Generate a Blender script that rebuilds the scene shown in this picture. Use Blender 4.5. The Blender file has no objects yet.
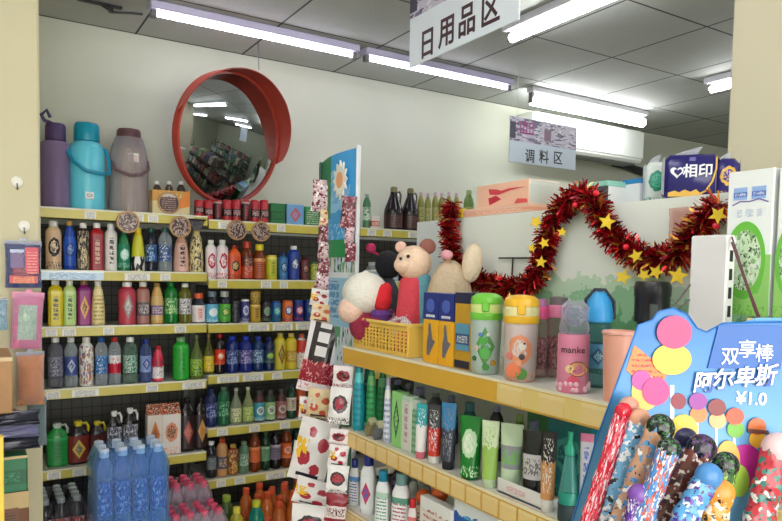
import bpy, math, random
from mathutils import Vector, Matrix, Euler, noise
random.seed(7)
PI = math.pi
SC = bpy.context.scene
COL = SC.collection
# ------------------------------------------------------------------ camera
FPX, CX, CY = 676.35, 391.0, 310.27
YAW, PITCH, ROLL, EYE = (math.radians(a) for a in (31.747, -3.1234, -1.1086, 0)) 
EYE = 1.5
fw = Vector((math.sin(YAW)*math.cos(PITCH), math.cos(YAW)*math.cos(PITCH), math.sin(PITCH)))
rt = Vector((math.cos(YAW), -math.sin(YAW), 0))
dn = fw.cross(rt)
r2 = math.cos(ROLL)*rt + math.sin(ROLL)*dn
d2 = -math.sin(ROLL)*rt + math.cos(ROLL)*dn
cam = bpy.data.objects.new('camera', bpy.data.cameras.new('camera'))
COL.objects.link(cam)
m = Matrix((r2, -d2, -fw)).transposed().to_4x4()
m.translation = (0, 0, EYE)
cam.matrix_world = m
cam.data.sensor_width = 36; cam.data.sensor_fit = 'HORIZONTAL'
cam.data.lens = FPX/782*36
cam.data.shift_y = (CY-260.5)/782
cam.data.clip_start = 0.02
SC.camera = cam
EP = Vector((0, 0, EYE))
def ray(px, py): return r2*((px-CX)/FPX) + d2*((py-CY)/FPX) + fw
def onY(px, py, Y): v = ray(px, py); return EP + v*(Y/v.y)
def onX(px, py, X): v = ray(px, py); return EP + v*(X/v.x)
def onZ(px, py, Z): v = ray(px, py); return EP + v*((Z-EYE)/v.z)
def onD(px, py, D): return EP + ray(px, py)*D
def dep(p): return (p-EP).dot(fw)
# ------------------------------------------------------------------ materials
def lin(c): return tuple((v/255/12.92 if v/255 <= .04045 else ((v/255+.055)/1.055)**2.4) for v in c)+(1,)
MC = {}
class NT:
    def __init__(s, mat):
        mat.use_nodes = True; s.nt = mat.node_tree; s.nt.nodes.clear()
        s.out = s.n('ShaderNodeOutputMaterial')
    def n(s, t, **k):
        x = s.nt.nodes.new(t)
        for a, b in k.items(): setattr(x, a, b)
        return x
    def l(s, a, b): s.nt.links.new(a, b)
    def put(s, sock, v):
        if isinstance(v, bpy.types.NodeSocket): s.l(v, sock)
        else: sock.default_value = v
    def m(s, op, a, b=0.0, c=0.0):
        x = s.n('ShaderNodeMath', operation=op); s.put(x.inputs[0], a); s.put(x.inputs[1], b); s.put(x.inputs[2], c)
        return x.outputs[0]
    def mix(s, f, a, b):
        x = s.n('ShaderNodeMix', data_type='RGBA'); s.put(x.inputs['Factor'], f); s.put(x.inputs[6], a); s.put(x.inputs[7], b)
        return x.outputs[2]
    def sep(s, v):
        x = s.n('ShaderNodeSeparateXYZ'); s.l(v, x.inputs[0]); return x.outputs
    def noise(s, vec, sc, det=2):
        x = s.n('ShaderNodeTexNoise'); s.l(vec, x.inputs['Vector']); x.inputs['Scale'].default_value = sc; x.inputs['Detail'].default_value = det
        return x.outputs['Fac'], x.outputs['Color']
    def bsdf(s, col, rough=.4, metal=0, spec=.5, bump=None):
        b = s.n('ShaderNodeBsdfPrincipled'); s.put(b.inputs['Base Color'], col); s.put(b.inputs['Roughness'], rough)
        b.inputs['Metallic'].default_value = metal; b.inputs['Specular IOR Level'].default_value = spec
        if bump is not None:
            u = s.n('ShaderNodeBump'); u.inputs['Strength'].default_value = bump[1]; u.inputs['Distance'].default_value = bump[2]
            s.l(bump[0], u.inputs['Height']); s.l(u.outputs[0], b.inputs['Normal'])
        s.l(b.outputs[0], s.out.inputs[0]); return b
def plain(c, rough=.4, metal=0, var=.06, sc=14, bump=0):
    k = ('p', c, rough, metal, var, sc, bump)
    if k in MC: return MC[k]
    mt = bpy.data.materials.new('plain_paint'); t = NT(mt); tc = t.n('ShaderNodeTexCoord')
    f, _ = t.noise(tc.outputs['Object'], sc, 3)
    a = lin(tuple(max(0, v*(1-var)) for v in c)); b = lin(tuple(min(255, v*(1+var)) for v in c))
    t.bsdf(t.mix(f, a, b), rough, metal, bump=(f, bump, .01) if bump else None)
    MC[k] = mt; return mt
def clear(c, dens=.35, rough=.12):
    """thin clear plastic: a share of plain colour, the rest see-through, with a gloss"""
    k = ('c', c, dens, rough)
    if k in MC: return MC[k]
    mt = bpy.data.materials.new('clear_plastic'); t = NT(mt)
    tr = t.n('ShaderNodeBsdfTransparent'); tr.inputs[0].default_value = lin(tuple(255-(255-v)*.55 for v in c))
    b = t.n('ShaderNodeBsdfPrincipled'); b.inputs['Base Color'].default_value = lin(c); b.inputs['Roughness'].default_value = rough
    lw = t.n('ShaderNodeLayerWeight'); lw.inputs[0].default_value = .45
    f = t.m('MULTIPLY_ADD', lw.outputs['Facing'], .45, dens)
    mx = t.n('ShaderNodeMixShader'); t.put(mx.inputs[0], f); t.l(tr.outputs[0], mx.inputs[1]); t.l(b.outputs[0], mx.inputs[2])
    t.l(mx.outputs[0], t.out.inputs[0]); MC[k] = mt; return mt
def lab(base, mark, mode='busy', c3=None, rough=.35, seed=0):
    """printed packaging: the print is laid out on the part's own bounding box"""
    c3 = c3 or (240, 238, 230)
    k = ('l', base, mark, mode, c3, rough, seed)
    if k in MC: return MC[k]
    mt = bpy.data.materials.new('printed_wrap'); t = NT(mt); tc = t.n('ShaderNodeTexCoord')
    g = tc.outputs['Generated']; o = t.sep(g)
    x = t.m('SUBTRACT', o[0], .5); z = t.m('SUBTRACT', o[2], .5)
    mp = t.n('ShaderNodeMapping'); t.l(g, mp.inputs[0]); mp.inputs['Location'].default_value = (seed*3.1, seed*1.7, seed*2.3)
    gv = mp.outputs[0]
    B, K, T = lin(base), lin(mark), lin(c3)
    ax, az = t.m('ABSOLUTE', x), t.m('ABSOLUTE', z)
    lt = lambda a, b: t.m('LESS_THAN', a, b)
    mu = lambda a, b: t.m('MULTIPLY', a, b)
    n1, nc = t.noise(gv, 7, 2); n2, _ = t.noise(gv, 18, 1)
    if mode == 'v':      # a column of characters
        vz = t.m('FRACT', t.m('MULTIPLY', z, 7)); cell = mu(t.m('GREATER_THAN', vz, .22), t.m('GREATER_THAN', n2, .44))
        f = mu(mu(lt(ax, .17), lt(az, .34)), cell)
        col = t.mix(f, B, K); col = t.mix(mu(lt(t.m('ADD', az, 0), 1), t.m('GREATER_THAN', z, .40)), col, T)
    elif mode == 'blob':
        q = t.m('ADD', t.m('POWER', t.m('DIVIDE', x, .34), 2.0), t.m('POWER', t.m('DIVIDE', t.m('SUBTRACT', z, .05), .24), 2.0))
        q = t.m('ADD', q, t.m('MULTIPLY', t.m('SUBTRACT', n1, .5), .9))
        col = t.mix(lt(q, 1.0), B, K); col = t.mix(mu(lt(q, .45), t.m('GREATER_THAN', n2, .45)), col, T)
        col = t.mix(mu(lt(z, -.32), t.m('GREATER_THAN', n2, .55)), col, K)
    elif mode == 'band':
        col = t.mix(lt(t.m('ABSOLUTE', t.m('ADD', z, .08)), .2), B, K)
        col = t.mix(mu(mu(lt(t.m('ABSOLUTE', t.m('ADD', z, .08)), .13), lt(ax, .4)), t.m('GREATER_THAN', n2, .52)), col, T)
    elif mode == 'top':
        col = t.mix(t.m('GREATER_THAN', t.m('ADD', z, mu(t.m('SUBTRACT', n1, .5), .3)), .05), B, K)
        col = t.mix(mu(mu(lt(ax, .3), lt(az, .4)), t.m('GREATER_THAN', n2, .58)), col, T)
    elif mode == 'dia':
        q = t.m('ADD', ax, mu(az, .9))
        col = t.mix(lt(q, .32), B, K); col = t.mix(mu(lt(q, .2), t.m('GREATER_THAN', n2, .46)), col, T)
    elif mode == 'text':  # fine lines of print
        vz = t.m('FRACT', t.m('MULTIPLY', z, 9))
        f = mu(mu(t.m('GREATER_THAN', vz, .55), t.m('GREATER_THAN', n2, .45)), lt(ax, .38))
        col = t.mix(f, B, K); col = t.mix(t.m('GREATER_THAN', t.m('ADD', z, mu(n1, .2)), .42), col, T)
    elif mode == 'obj':  # print at the true size of the thing
        no, _ = t.noise(tc.outputs['Object'], 85+seed*7, 2); np_, _ = t.noise(tc.outputs['Object'], 150+seed*5, 2); nq, _ = t.noise(tc.outputs['Object'], 55+seed*5, 2)
        col = t.mix(t.m('GREATER_THAN', no, .56), B, K); col = t.mix(t.m('GREATER_THAN', nq, .62), col, T); col = t.mix(t.m('GREATER_THAN', np_, .66), col, lin(tuple(int(v*.4) for v in mark)))
    elif mode == 'plum':  # dark panel with white squares above a heap of red fruit
        col = t.mix(mu(t.m('GREATER_THAN', z, -.1), lt(ax, .34)), B, T)
        col = t.mix(mu(mu(lt(ax, .17), t.m('GREATER_THAN', z, .0)), lt(t.m('ABSOLUTE', t.m('SUBTRACT', t.m('FRACT', t.m('MULTIPLY', z, 5)), .5)), .36)), col, lin((232, 228, 228)))
        col = t.mix(mu(lt(z, t.m('MULTIPLY_ADD', n1, .3, -.2)), t.m('GREATER_THAN', z, -.36)), col, K)
        col = t.mix(mu(t.m('GREATER_THAN', n2, .6), lt(z, -.05)), col, lin((226, 150, 150)))
    elif mode == 'rect':
        col = t.mix(mu(lt(ax, .3), lt(az, .33)), B, K); col = t.mix(mu(mu(lt(ax, .3), lt(az, .33)), t.m('GREATER_THAN', n2, .55)), col, T)
    elif mode == 'fruit':
        col = B
        for (fx, fz, fr) in ((-.2, -.12, .17), (.22, .12, .15), (-.12, .3, .1), (.15, -.3, .13)):
            q = t.m('ADD', t.m('POWER', t.m('ABSOLUTE', t.m('SUBTRACT', x, fx)), 2.0), t.m('POWER', t.m('ABSOLUTE', t.m('MULTIPLY', t.m('SUBTRACT', z, fz), 1.3)), 2.0))
            col = t.mix(lt(t.m('ADD', q, t.m('MULTIPLY', t.m('SUBTRACT', n1, .5), .03)), fr*fr), col, K)
        col = t.mix(mu(mu(lt(t.m('ABSOLUTE', t.m('SUBTRACT', z, .02)), .16), lt(x, -.15)), t.m('GREATER_THAN', n1, .47)), col, T)
        col = t.mix(mu(lt(t.m('ABSOLUTE', t.m('ADD', z, .40)), .03), lt(ax, .3)), col, lin((50, 46, 56)))
    elif mode == 'cow':
        n4, _ = t.noise(gv, 5, 0)
        f = mu(t.m('GREATER_THAN', n4, .5), lt(z, -.1)); col = t.mix(lt(z, -.1), B, T); col = t.mix(f, col, K)
    else:
        n3, _ = t.noise(gv, 11, 1)
        col = t.mix(t.m('GREATER_THAN', n1, .53), B, K); col = t.mix(t.m('GREATER_THAN', n3, .59), col, T)
        col = t.mix(t.m('GREATER_THAN', n2, .64), col, lin(tuple(int(v*.35) for v in mark)))
    t.bsdf(col, rough); MC[k] = mt; return mt
def glow(c, s):
    mt = bpy.data.materials.new('lamp_glow'); t = NT(mt); e = t.n('ShaderNodeEmission'); e.inputs[0].default_value = lin(c); e.inputs[1].default_value = s
    t.l(e.outputs[0], t.out.inputs[0]); return mt
# ------------------------------------------------------------------ mesh builder
class MB:
    def __init__(s): s.v = []; s.f = []
    def add(s, vs, fs, M=None):
        b = len(s.v); s.v += [tuple(M @ Vector(q)) if M else tuple(q) for q in vs]; s.f += [tuple(b+i for i in f) for f in fs]; return s
    def box(s, x0, x1, y0, y1, z0, z1, M=None):
        return s.add([(x0,y0,z0),(x1,y0,z0),(x1,y1,z0),(x0,y1,z0),(x0,y0,z1),(x1,y0,z1),(x1,y1,z1),(x0,y1,z1)],
                     [(0,3,2,1),(4,5,6,7),(0,1,5,4),(1,2,6,5),(2,3,7,6),(3,0,4,7)], M)
    def bbox(s, x0, x1, y0, y1, z0, z1, b=.004, M=None):
        """box with chamfered vertical and horizontal edges"""
        b = min(b, (x1-x0)/2.1, (y1-y0)/2.1, (z1-z0)/2.1)
        def ring(z, i): return [(x0+i,y0+b+0*i,z),(x0+b,y0+i,z),(x1-b,y0+i,z),(x1-i,y0+b,z),(x1-i,y1-b,z),(x1-b,y1-i,z),(x0+b,y1-i,z),(x0+i,y1-b,z)]
        vs = ring(z0, b*.9)+ring(z0+b, 0)+ring(z1-b, 0)+ring(z1, b*.9)
        fs = [tuple(reversed(range(8))), tuple(range(24, 32))]
        for r in range(3):
            for i in range(8): j = (i+1) % 8; fs.append((r*8+i, r*8+j, r*8+8+j, r*8+8+i))
        return s.add(vs, fs, M)
    def lathe(s, prof, n=16, p=2.0, asp=1.0, M=None, close=True):
        vs = []; fs = []
        for (r, z) in prof:
            for i in range(n):
                a = 2*PI*(i+.5)/n; c, d = math.cos(a), math.sin(a)
                k = 1/((abs(c)**p+abs(d)**p)**(1/p)) if p != 2 else 1
                vs.append((r*k*c, r*k*d*asp, z))
        for q in range(len(prof)-1):
            for i in range(n): j = (i+1) % n; fs.append((q*n+i, q*n+j, q*n+n+j, q*n+n+i))
        if close: fs += [tuple(reversed(range(n))), tuple(range((len(prof)-1)*n, len(prof)*n))]
        return s.add(vs, fs, M)
    def tube(s, pts, r, n=8, close=False):
        pts = [Vector(q) for q in pts]; vs = []; fs = []; N = len(pts)
        R = r if isinstance(r, (list, tuple)) else [r]*N
        up = None
        for i, q in enumerate(pts):
            if close: d = pts[(i+1) % N]-pts[i-1]
            else: d = pts[min(i+1, N-1)]-pts[max(i-1, 0)]
            d.normalize()
            if up is None: up = Vector((0, 0, 1)) if abs(d.z) < .9 else Vector((1, 0, 0))
            a = d.cross(up)
            if a.length < 1e-4: a = d.orthogonal()
            a.normalize(); b = a.cross(d); up = b
            for k in range(n):
                t = 2*PI*k/n; vs.append(q + a*math.cos(t)*R[i] + b*math.sin(t)*R[i])
        for i in range(N if close else N-1):
            for k in range(n):
                l = (k+1) % n; j = (i+1) % N; fs.append((i*n+k, i*n+l, j*n+l, j*n+k))
        if not close: fs += [tuple(reversed(range(n))), tuple(range((N-1)*n, N*n))]
        return s.add(vs, fs)
    def ball(s, c, r, n=14, m=9, M=None):
        if not isinstance(r, (tuple, list)): r = (r, r, r)
        prof = [(math.sin(PI*i/m), -math.cos(PI*i/m)) for i in range(m+1)]
        T = Matrix.Translation(c) @ Matrix.Diagonal((r[0], r[1], r[2], 1))
        return s.lathe([(max(a, .002), z) for a, z in prof], n, M=(M @ T) if M else T)
    def poly(s, pts, y0, y1, M=None):
        """outline in x,z extruded in y"""
        n = len(pts); vs = [(x, y0, z) for x, z in pts]+[(x, y1, z) for x, z in pts]
        fs = [tuple(range(n)), tuple(reversed(range(n, 2*n)))]+[(i, i+n, (i+1) % n+n, (i+1) % n) for i in range(n)]
        return s.add(vs, fs, M)
    def pouch(s, w, h, d, crimp=.07, wob=.004, seed=0, M=None, nx=8, nz=12):
        vs = []; fs = []
        rnd = random.Random(seed)
        off = rnd.random()*50
        for side in (-1, 1):
            for j in range(nz+1):
                v = j/nz
                for i in range(nx+1):
                    u = i/nx; e = max(0, min(1, (v-crimp)/.18))*max(0, min(1, (1-crimp-v)/.18))
                    th = d/2*math.sqrt(max(0, math.sin(PI*u)))*math.sqrt(e)+.0006
                    nz_ = noise.noise(Vector((u*4+off, v*6, side)))*wob*2
                    vs.append(((u-.5)*w*(1-.05*math.sin(PI*v)), side*th+nz_*(1 if e > 0 else .3), v*h))
        k = (nx+1)*(nz+1)
        for sd in (0, 1):
            for j in range(nz):
                for i in range(nx):
                    a = sd*k+j*(nx+1)+i; q = (a, a+1, a+nx+2, a+nx+1); fs.append(q if sd == 0 else q[::-1])
        for j in range(nz):
            a = j*(nx+1); fs.append((a, a+nx+1, k+a+nx+1, k+a)); a += nx; fs.append((a+nx+1, a, k+a, k+a+nx+1))
        for i in range(nx): fs.append((i+1, i, k+i, k+i+1)); a = nz*(nx+1)+i; fs.append((a, a+1, k+a+1, k+a))
        return s.add(vs, fs, M)
    def build(s, name, mat, parent=None, smooth=35, loc=None):
        me = bpy.data.meshes.new(name); me.from_pydata(s.v, [], s.f); me.update()
        if mat: me.materials.append(mat)
        if smooth:
            me.polygons.foreach_set('use_smooth', [True]*len(me.polygons))
            try: me.set_sharp_from_angle(angle=math.radians(smooth))
            except Exception: pass
        o = bpy.data.objects.new(name, me); COL.objects.link(o)
        if parent: o.parent = parent
        if loc: o.location = loc
        return o
def tag(o, label, cat, group=None):
    o['label'] = label; o['category'] = cat
    if group: o['group'] = group
    return o
def thing(name, label, cat, loc=(0, 0, 0), rz=0, group=None, rot=None):
    o = bpy.data.objects.new(name, None); o.empty_display_size = .05; COL.objects.link(o)
    o.location = loc; o.rotation_euler = rot if rot else (0, 0, rz)
    return tag(o, label, cat, group)
def struct(o): o['kind'] = 'structure'; return o
def dup(o, parent=None, data=True):
    c = o.copy(); COL.objects.link(c); c.parent = parent
    for ch in list(o.children): dup(ch, c)
    return c
def text(s, size, mat, parent, M, depth=.0006, name='lettering', bold=0.0, shear=0, sx=1):
    """writing as real raised letters; M maps the text's x,y plane to the parent's space"""
    cu = bpy.data.curves.new('txt', 'FONT'); cu.body = s; cu.size = size; cu.extrude = depth; cu.offset = bold; cu.shear = shear
    cu.align_x = 'CENTER'; cu.align_y = 'CENTER'; cu.resolution_u = 3
    o = bpy.data.objects.new('txt', cu); COL.objects.link(o)
    bpy.context.view_layer.update()
    me = bpy.data.meshes.new_from_object(o.evaluated_get(bpy.context.evaluated_depsgraph_get()))
    bpy.data.objects.remove(o); bpy.data.curves.remove(cu)
    me.transform(M @ Matrix.Diagonal((sx, 1, 1, 1))); me.materials.clear(); me.materials.append(mat); me.name = name
    q = bpy.data.objects.new(name, me); COL.objects.link(q); q.parent = parent
    return q
def FR(x, y, z, rot=0):   # text on a face that looks along -y, at x,y,z
    return Matrix.Translation((x, y, z)) @ Matrix.Rotation(PI/2, 4, 'X') @ Matrix.Rotation(rot, 4, 'Z')
ORD = ['', 'first', 'second', 'third', 'fourth', 'fifth', 'sixth', 'seventh', 'eighth', 'ninth', 'tenth', 'eleventh', 'twelfth', 'thirteenth', 'fourteenth', 'fifteenth', 'sixteenth', 'seventeenth', 'eighteenth']
# colours
WH=(238,238,234); BK=(22,20,22); RD=(178,26,36); BL=(28,70,165); GN=(20,120,62); YE=(225,205,30); OR=(225,95,30); GD=(190,150,60); CR=(232,212,165); GY=(150,150,150); PK=(215,110,140); TL=(0,125,125)
# ------------------------------------------------------------------ room
YW = 3.95; ZC = 2.775
def ceilmat():
    mt = bpy.data.materials.new('ceiling_tiles'); t = NT(mt); tc = t.n('ShaderNodeTexCoord'); o = t.sep(tc.outputs['Object'])
    def grid(s, off, per):
        f = t.m('FRACT', t.m('DIVIDE', t.m('SUBTRACT', s, off), per)); d = t.m('MINIMUM', f, t.m('SUBTRACT', 1, f))
        return t.m('LESS_THAN', d, .0095)
    g = t.m('MAXIMUM', grid(o[0], .77-6, .6), grid(o[1], 3.368-6, .597))
    n, _ = t.noise(tc.outputs['Object'], 3, 3); n2, _ = t.noise(tc.outputs['Object'], 90, 2)
    c = t.mix(n, lin((172, 176, 168)), lin((190, 194, 186)))
    c = t.mix(t.m('MULTIPLY', t.m('GREATER_THAN', n2, .62), .15), c, lin((120, 120, 118)))
    t.bsdf(t.mix(g, c, lin((62, 62, 62))), .8); return mt
def wallmat(c, g=.04, sc=2.5):
    mt = bpy.data.materials.new('painted_wall'); t = NT(mt); tc = t.n('ShaderNodeTexCoord')
    n, _ = t.noise(tc.outputs['Object'], sc, 5); n2, _ = t.noise(tc.outputs['Object'], 60, 2)
    c1 = lin(tuple(v*(1-g) for v in c)); c2 = lin(tuple(min(255, v*(1+g)) for v in c))
    t.bsdf(t.mix(n, c1, c2), .75, bump=(n2, .08, .004)); return mt
WALL = wallmat((198, 202, 182)); PIL = wallmat((212, 204, 170))
struct(MB().box(-2.4, 8.2, YW, YW+.1, 0, ZC).build('wall_back', WALL, smooth=0))
struct(MB().box(-2.5, -2.4, -2.6, YW+.1, 0, ZC).build('wall_left', WALL, smooth=0))
struct(MB().box(8.2, 8.3, -2.6, YW+.1, 0, ZC).build('wall_right', WALL, smooth=0))
struct(MB().box(-2.5, 8.3, -2.6, YW+.1, ZC, ZC+.05).build('ceiling', ceilmat(), smooth=0))
def floormat():
    mt = bpy.data.materials.new('floor_tiles'); t = NT(mt); tc = t.n('ShaderNodeTexCoord'); b = t.n('ShaderNodeTexBrick'); b.offset = 0
    t.l(tc.outputs['Object'], b.inputs['Vector']); b.inputs['Scale'].default_value = 1; b.inputs['Brick Width'].default_value = .6; b.inputs['Row Height'].default_value = .6
    b.inputs['Mortar Size'].default_value = .004; b.inputs['Color1'].default_value = lin((176, 170, 158)); b.inputs['Color2'].default_value = lin((168, 163, 152)); b.inputs['Mortar'].default_value = lin((90, 86, 80))
    t.bsdf(b.outputs[0], .3); return mt
struct(MB().box(-2.5, 8.3, -2.6, YW+.1, -.05, 0).build('floor', floormat(), smooth=0))
# front wall behind the camera: shop front open to daylight between two piers
struct(MB().box(-2.5, -1.6, -2.7, -2.6, 0, ZC).box(2.2, 8.3, -2.7, -2.6, 0, ZC).box(-1.6, 2.2, -2.7, -2.6, 2.45, ZC).build('wall_front', WALL, smooth=0))
# pillar on the near end of the wall shelves
PX = .222
struct(MB().bbox(-.38, PX, 2.9, YW, 0, ZC, .008).build('wall_left_pillar', PIL, smooth=20))
struct(MB().bbox(1.9, 2.5, .35, 1.205, 0, ZC, .008).build('wall_right_pillar', wallmat((214, 206, 178)), smooth=20))
# dark wall face beyond the air conditioner
# ------------------------------------------------------------------ lights
tubeM = glow((250, 250, 255), 26.0); tubeV = glow((236, 232, 255), 32.0)
housing = plain((205, 205, 210), .4); lilac = plain((205, 200, 232), .35)  # lilac puts the tube's tinted reflection into the batten colour
def tube_light(p0, p1, label, r=.013, wide=.05, mat=None, hm=None):
    p0 = Vector(p0); p1 = Vector(p1); L = (p1-p0).length; a = math.atan2((p1-p0).y, (p1-p0).x)
    t = thing('ceiling_light', label, 'ceiling light', ((p0.x+p1.x)/2, (p0.y+p1.y)/2, p0.z), a, 'fluorescent tube lights')
    gap = ZC-p0.z
    MB().bbox(-L/2-.02, L/2+.02, -wide/2, wide/2, gap-.04, gap-.001, .006).build('housing', hm or housing, t)
    MB().lathe([(r*.8, -L/2), (r, -L/2+.004), (r, L/2-.004), (r*.8, L/2)], 10, M=Matrix.Rotation(PI/2, 4, 'Y')).build('tube', mat or tubeM, t)
    for s in (-1, 1): MB().bbox(s*L/2-.014, s*L/2+.014, -.018, .018, -.018, gap-.02, .003).build('lamp_holder', plain((120,118,120), .5), t)
    return t
z1 = ZC-.055
a = onZ(153, 14, z1); b = onZ(355, 57, z1); c = onZ(362, 59, z1); d = onZ(509, 90, z1)
y1 = 3.43*1.0
tube_light((a.x, y1, z1), (b.x-.015, y1, z1), 'slim tube light along the back wall, the one above the round mirror', .009, .085, tubeV, lilac)
tube_light((c.x+.015, y1, z1), (d.x-.03, y1, z1), 'slim tube light along the back wall, beyond the round mirror', .009, .085, tubeV, lilac)
tube_light((2.345, 2.68, ZC-.07), (2.345, 1.48, ZC-.07), 'wide white tube light beside the large hanging aisle sign', .022, .1)
tube_light((3.225, 3.46, ZC-.09), (4.375, 3.46, ZC-.09), 'white tube light in front of the wall air conditioner', .032, .07)
tube_light((4.0, 2.66, ZC-.07), (4.0, 1.46, ZC-.07), 'white tube light partly hidden by the yellowish pillar', .022, .1)
for i, (x, y) in enumerate(((.3, 1.9), (.3, .1), (-.5, 1.6), (-.5, .2), (-1.3, 1.2), (2.39, .4), (5.6, 2.4), (.3, -1.5), (4.0, .2))):  # the near-left pair is unseen and added to brighten the gondola and its board
    tube_light((x, y, ZC-.07), (x, y-1.2, ZC-.07), 'white tube light over the aisle outside the view, two of them added for brightness', .022, .1)
# dark bracket on the ceiling above the flasks
t = thing('ceiling_bracket', 'black metal bracket with cable hanging from ceiling by the tube light', 'bracket', onZ(100, 4, ZC-.01))
MB().box(-.1, .1, -.012, .012, -.004, .006).box(.04, .06, -.012, .012, -.03, 0).build('plate', plain((30, 30, 32), .5), t)
MB().tube([(.0, 0, 0), (.06, .02, -.02), (.14, .0, -.012), (.2, .03, .004)], .006).build('cable', plain((25, 25, 25), .5), t)
# ------------------------------------------------------------------ world
w = bpy.data.worlds.new('world'); SC.world = w; w.use_nodes = True; wt = w.node_tree; wt.nodes.clear()
o = wt.nodes.new('ShaderNodeOutputWorld'); bg = wt.nodes.new('ShaderNodeBackground'); bg.inputs[0].default_value = (1, .98, .95, 1); bg.inputs[1].default_value = 6.0
wt.links.new(bg.outputs[0], o.inputs[0])
SC.view_settings.view_transform = 'Standard'; SC.view_settings.look = 'None'; SC.view_settings.gamma = 1; SC.view_settings.exposure = 0.0
SC.cycles.max_bounces = 8; SC.cycles.transparent_max_bounces = 16; SC.cycles.use_denoising = True; SC.cycles.caustics_reflective = False
SC.cycles.sample_clamp_indirect = 6
# ------------------------------------------------------------------ air conditioner
p = onY(572, 140, 3.74)
t = thing('air_conditioner', 'white wall-mounted air conditioner behind the small hanging sign', 'air conditioner', (4.0, YW, 2.565))
acm = plain((238, 242, 232), .35, var=.01)
MB().bbox(-.5, .72, -.23, -.002, -.12, .145, .02).build('body', acm, t)
MB().bbox(-.49, .71, -.24, -.232, -.085, .13, .003).build('front_panel', plain((240, 246, 236), .3, var=.01), t)
MB().box(-.44, .66, -.2, -.08, -.132, -.121).build('air_flap', plain((120, 125, 118), .5), t)
t = thing('wall_cable', 'dark bundled cable running along wall below the air conditioner', 'cable', (0, 0, 0))
pts = [onY(x, y, YW-.03) for x, y in ((612, 165), (625, 166), (640, 171), (660, 176), (700, 180))]
MB().tube(pts, [.012, .03, .035, .03, .02]).build('cable_wrap', plain((50, 50, 52), .6), t)
# ------------------------------------------------------------------ wall shelving
YF = 3.53
yel = (204, 190, 84)
BAYS = [  # x0, x1, list of surfaces: z, name
    (.236, 1.046, [1.775, 1.483, 1.216, .92, .535]),
    (1.05, 1.95, [1.76, 1.448, 1.213, .94, .655, .375]),
    (1.954, 2.854, [1.765, 1.45, 1.2, .9, .6, .3]),
    (2.858, 3.758, [1.765, 1.45, 1.2, .9, .6, .3]),
]
def panelmat():
    mt = bpy.data.materials.new('perforated_panel'); t = NT(mt); tc = t.n('ShaderNodeTexCoord'); o = t.sep(tc.outputs['Object'])
    def ln(s, per, w_):
        f = t.m('FRACT', t.m('DIVIDE', s, per)); return t.m('LESS_THAN', f, w_)
    g = t.m('MAXIMUM', ln(o[0], .05, .09), ln(o[2], .05, .09))
    t.bsdf(t.mix(g, lin((84, 84, 76)), lin((44, 44, 40))), .6); return mt
pm = panelmat(); shm = plain((196, 196, 186), .45); upm = plain((120, 122, 118), .5)
names = ['pillar-end bay', 'middle bay', 'sauce bay', 'far bay']
tagm = plain((235, 235, 222), .4, var=.02); railm = lab(yel, (196, 190, 120), 'busy', (150, 146, 80), .3)
railp = plain(yel, .3); edge = plain((225, 225, 205), .35)
for bi, (x0, x1, zs) in enumerate(BAYS):
    t = thing('wall_shelf_unit', 'grey metal wall shelving with yellow price rails, the %s' % names[bi], 'shelf', (x0, YW-.02, 0), 0, 'wall shelving bays')
    W = x1-x0
    MB().box(0, W, -.02, 0, .1, 1.9 if bi < 0 else 1.72).build('back_panel', pm, t)
    for s in (0, W-.03): MB().bbox(s, s+.03, -.05, -.021, 0, 1.75, .003).build('upright', upm, t)
    MB().box(0, W, -.40, -.021, .0, .1).build('base', shm, t)
    for si, z in enumerate(zs):
        MB().bbox(.002, W-.002, YF-YW+.02+.006, -.052, z-.03, z, .003).build('shelf', shm, t)
        r = MB().bbox(.002, W-.002, YF-YW+.02-.006, YF-YW+.02+.005, z-.046, z+.003, .002).build('price_rail', railp, t)
        MB().box(.002, W-.002, YF-YW+.02-.008, YF-YW+.02-.0055, z-.004, z+.004).build('rail_edge', edge, r)
        rn = random.Random(bi*9+si); x = .05
        while x < W-.1:
            wd = rn.choice((.05, .06, .06, .12))
            if rn.random() < .75 or (bi == 0 and si == 2 and x < .2):
                MB().box(x, x+wd, YF-YW+.0125, YF-YW+.0138, z-.042, z-.006).build('price_tag', lab((236, 236, 226), (110, 110, 120), 'text', (230, 226, 205), .4, rn.randint(0, 3)), r, smooth=0)
            x += wd+rn.choice((.02, .05, .12))
# pale blue tag strip on the second tier of the pillar-end bay
t = MB().box(0, .27, 0, .0015, 0, .042).build('tag_strip', lab((196, 222, 240), (70, 130, 190), 'text', (235, 245, 250), .2), None, 0, (.27, YF-.0105, 1.4395))
tag(t, 'pale blue plastic tag strip clipped to the second tier by the pillar', 'tag')
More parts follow.
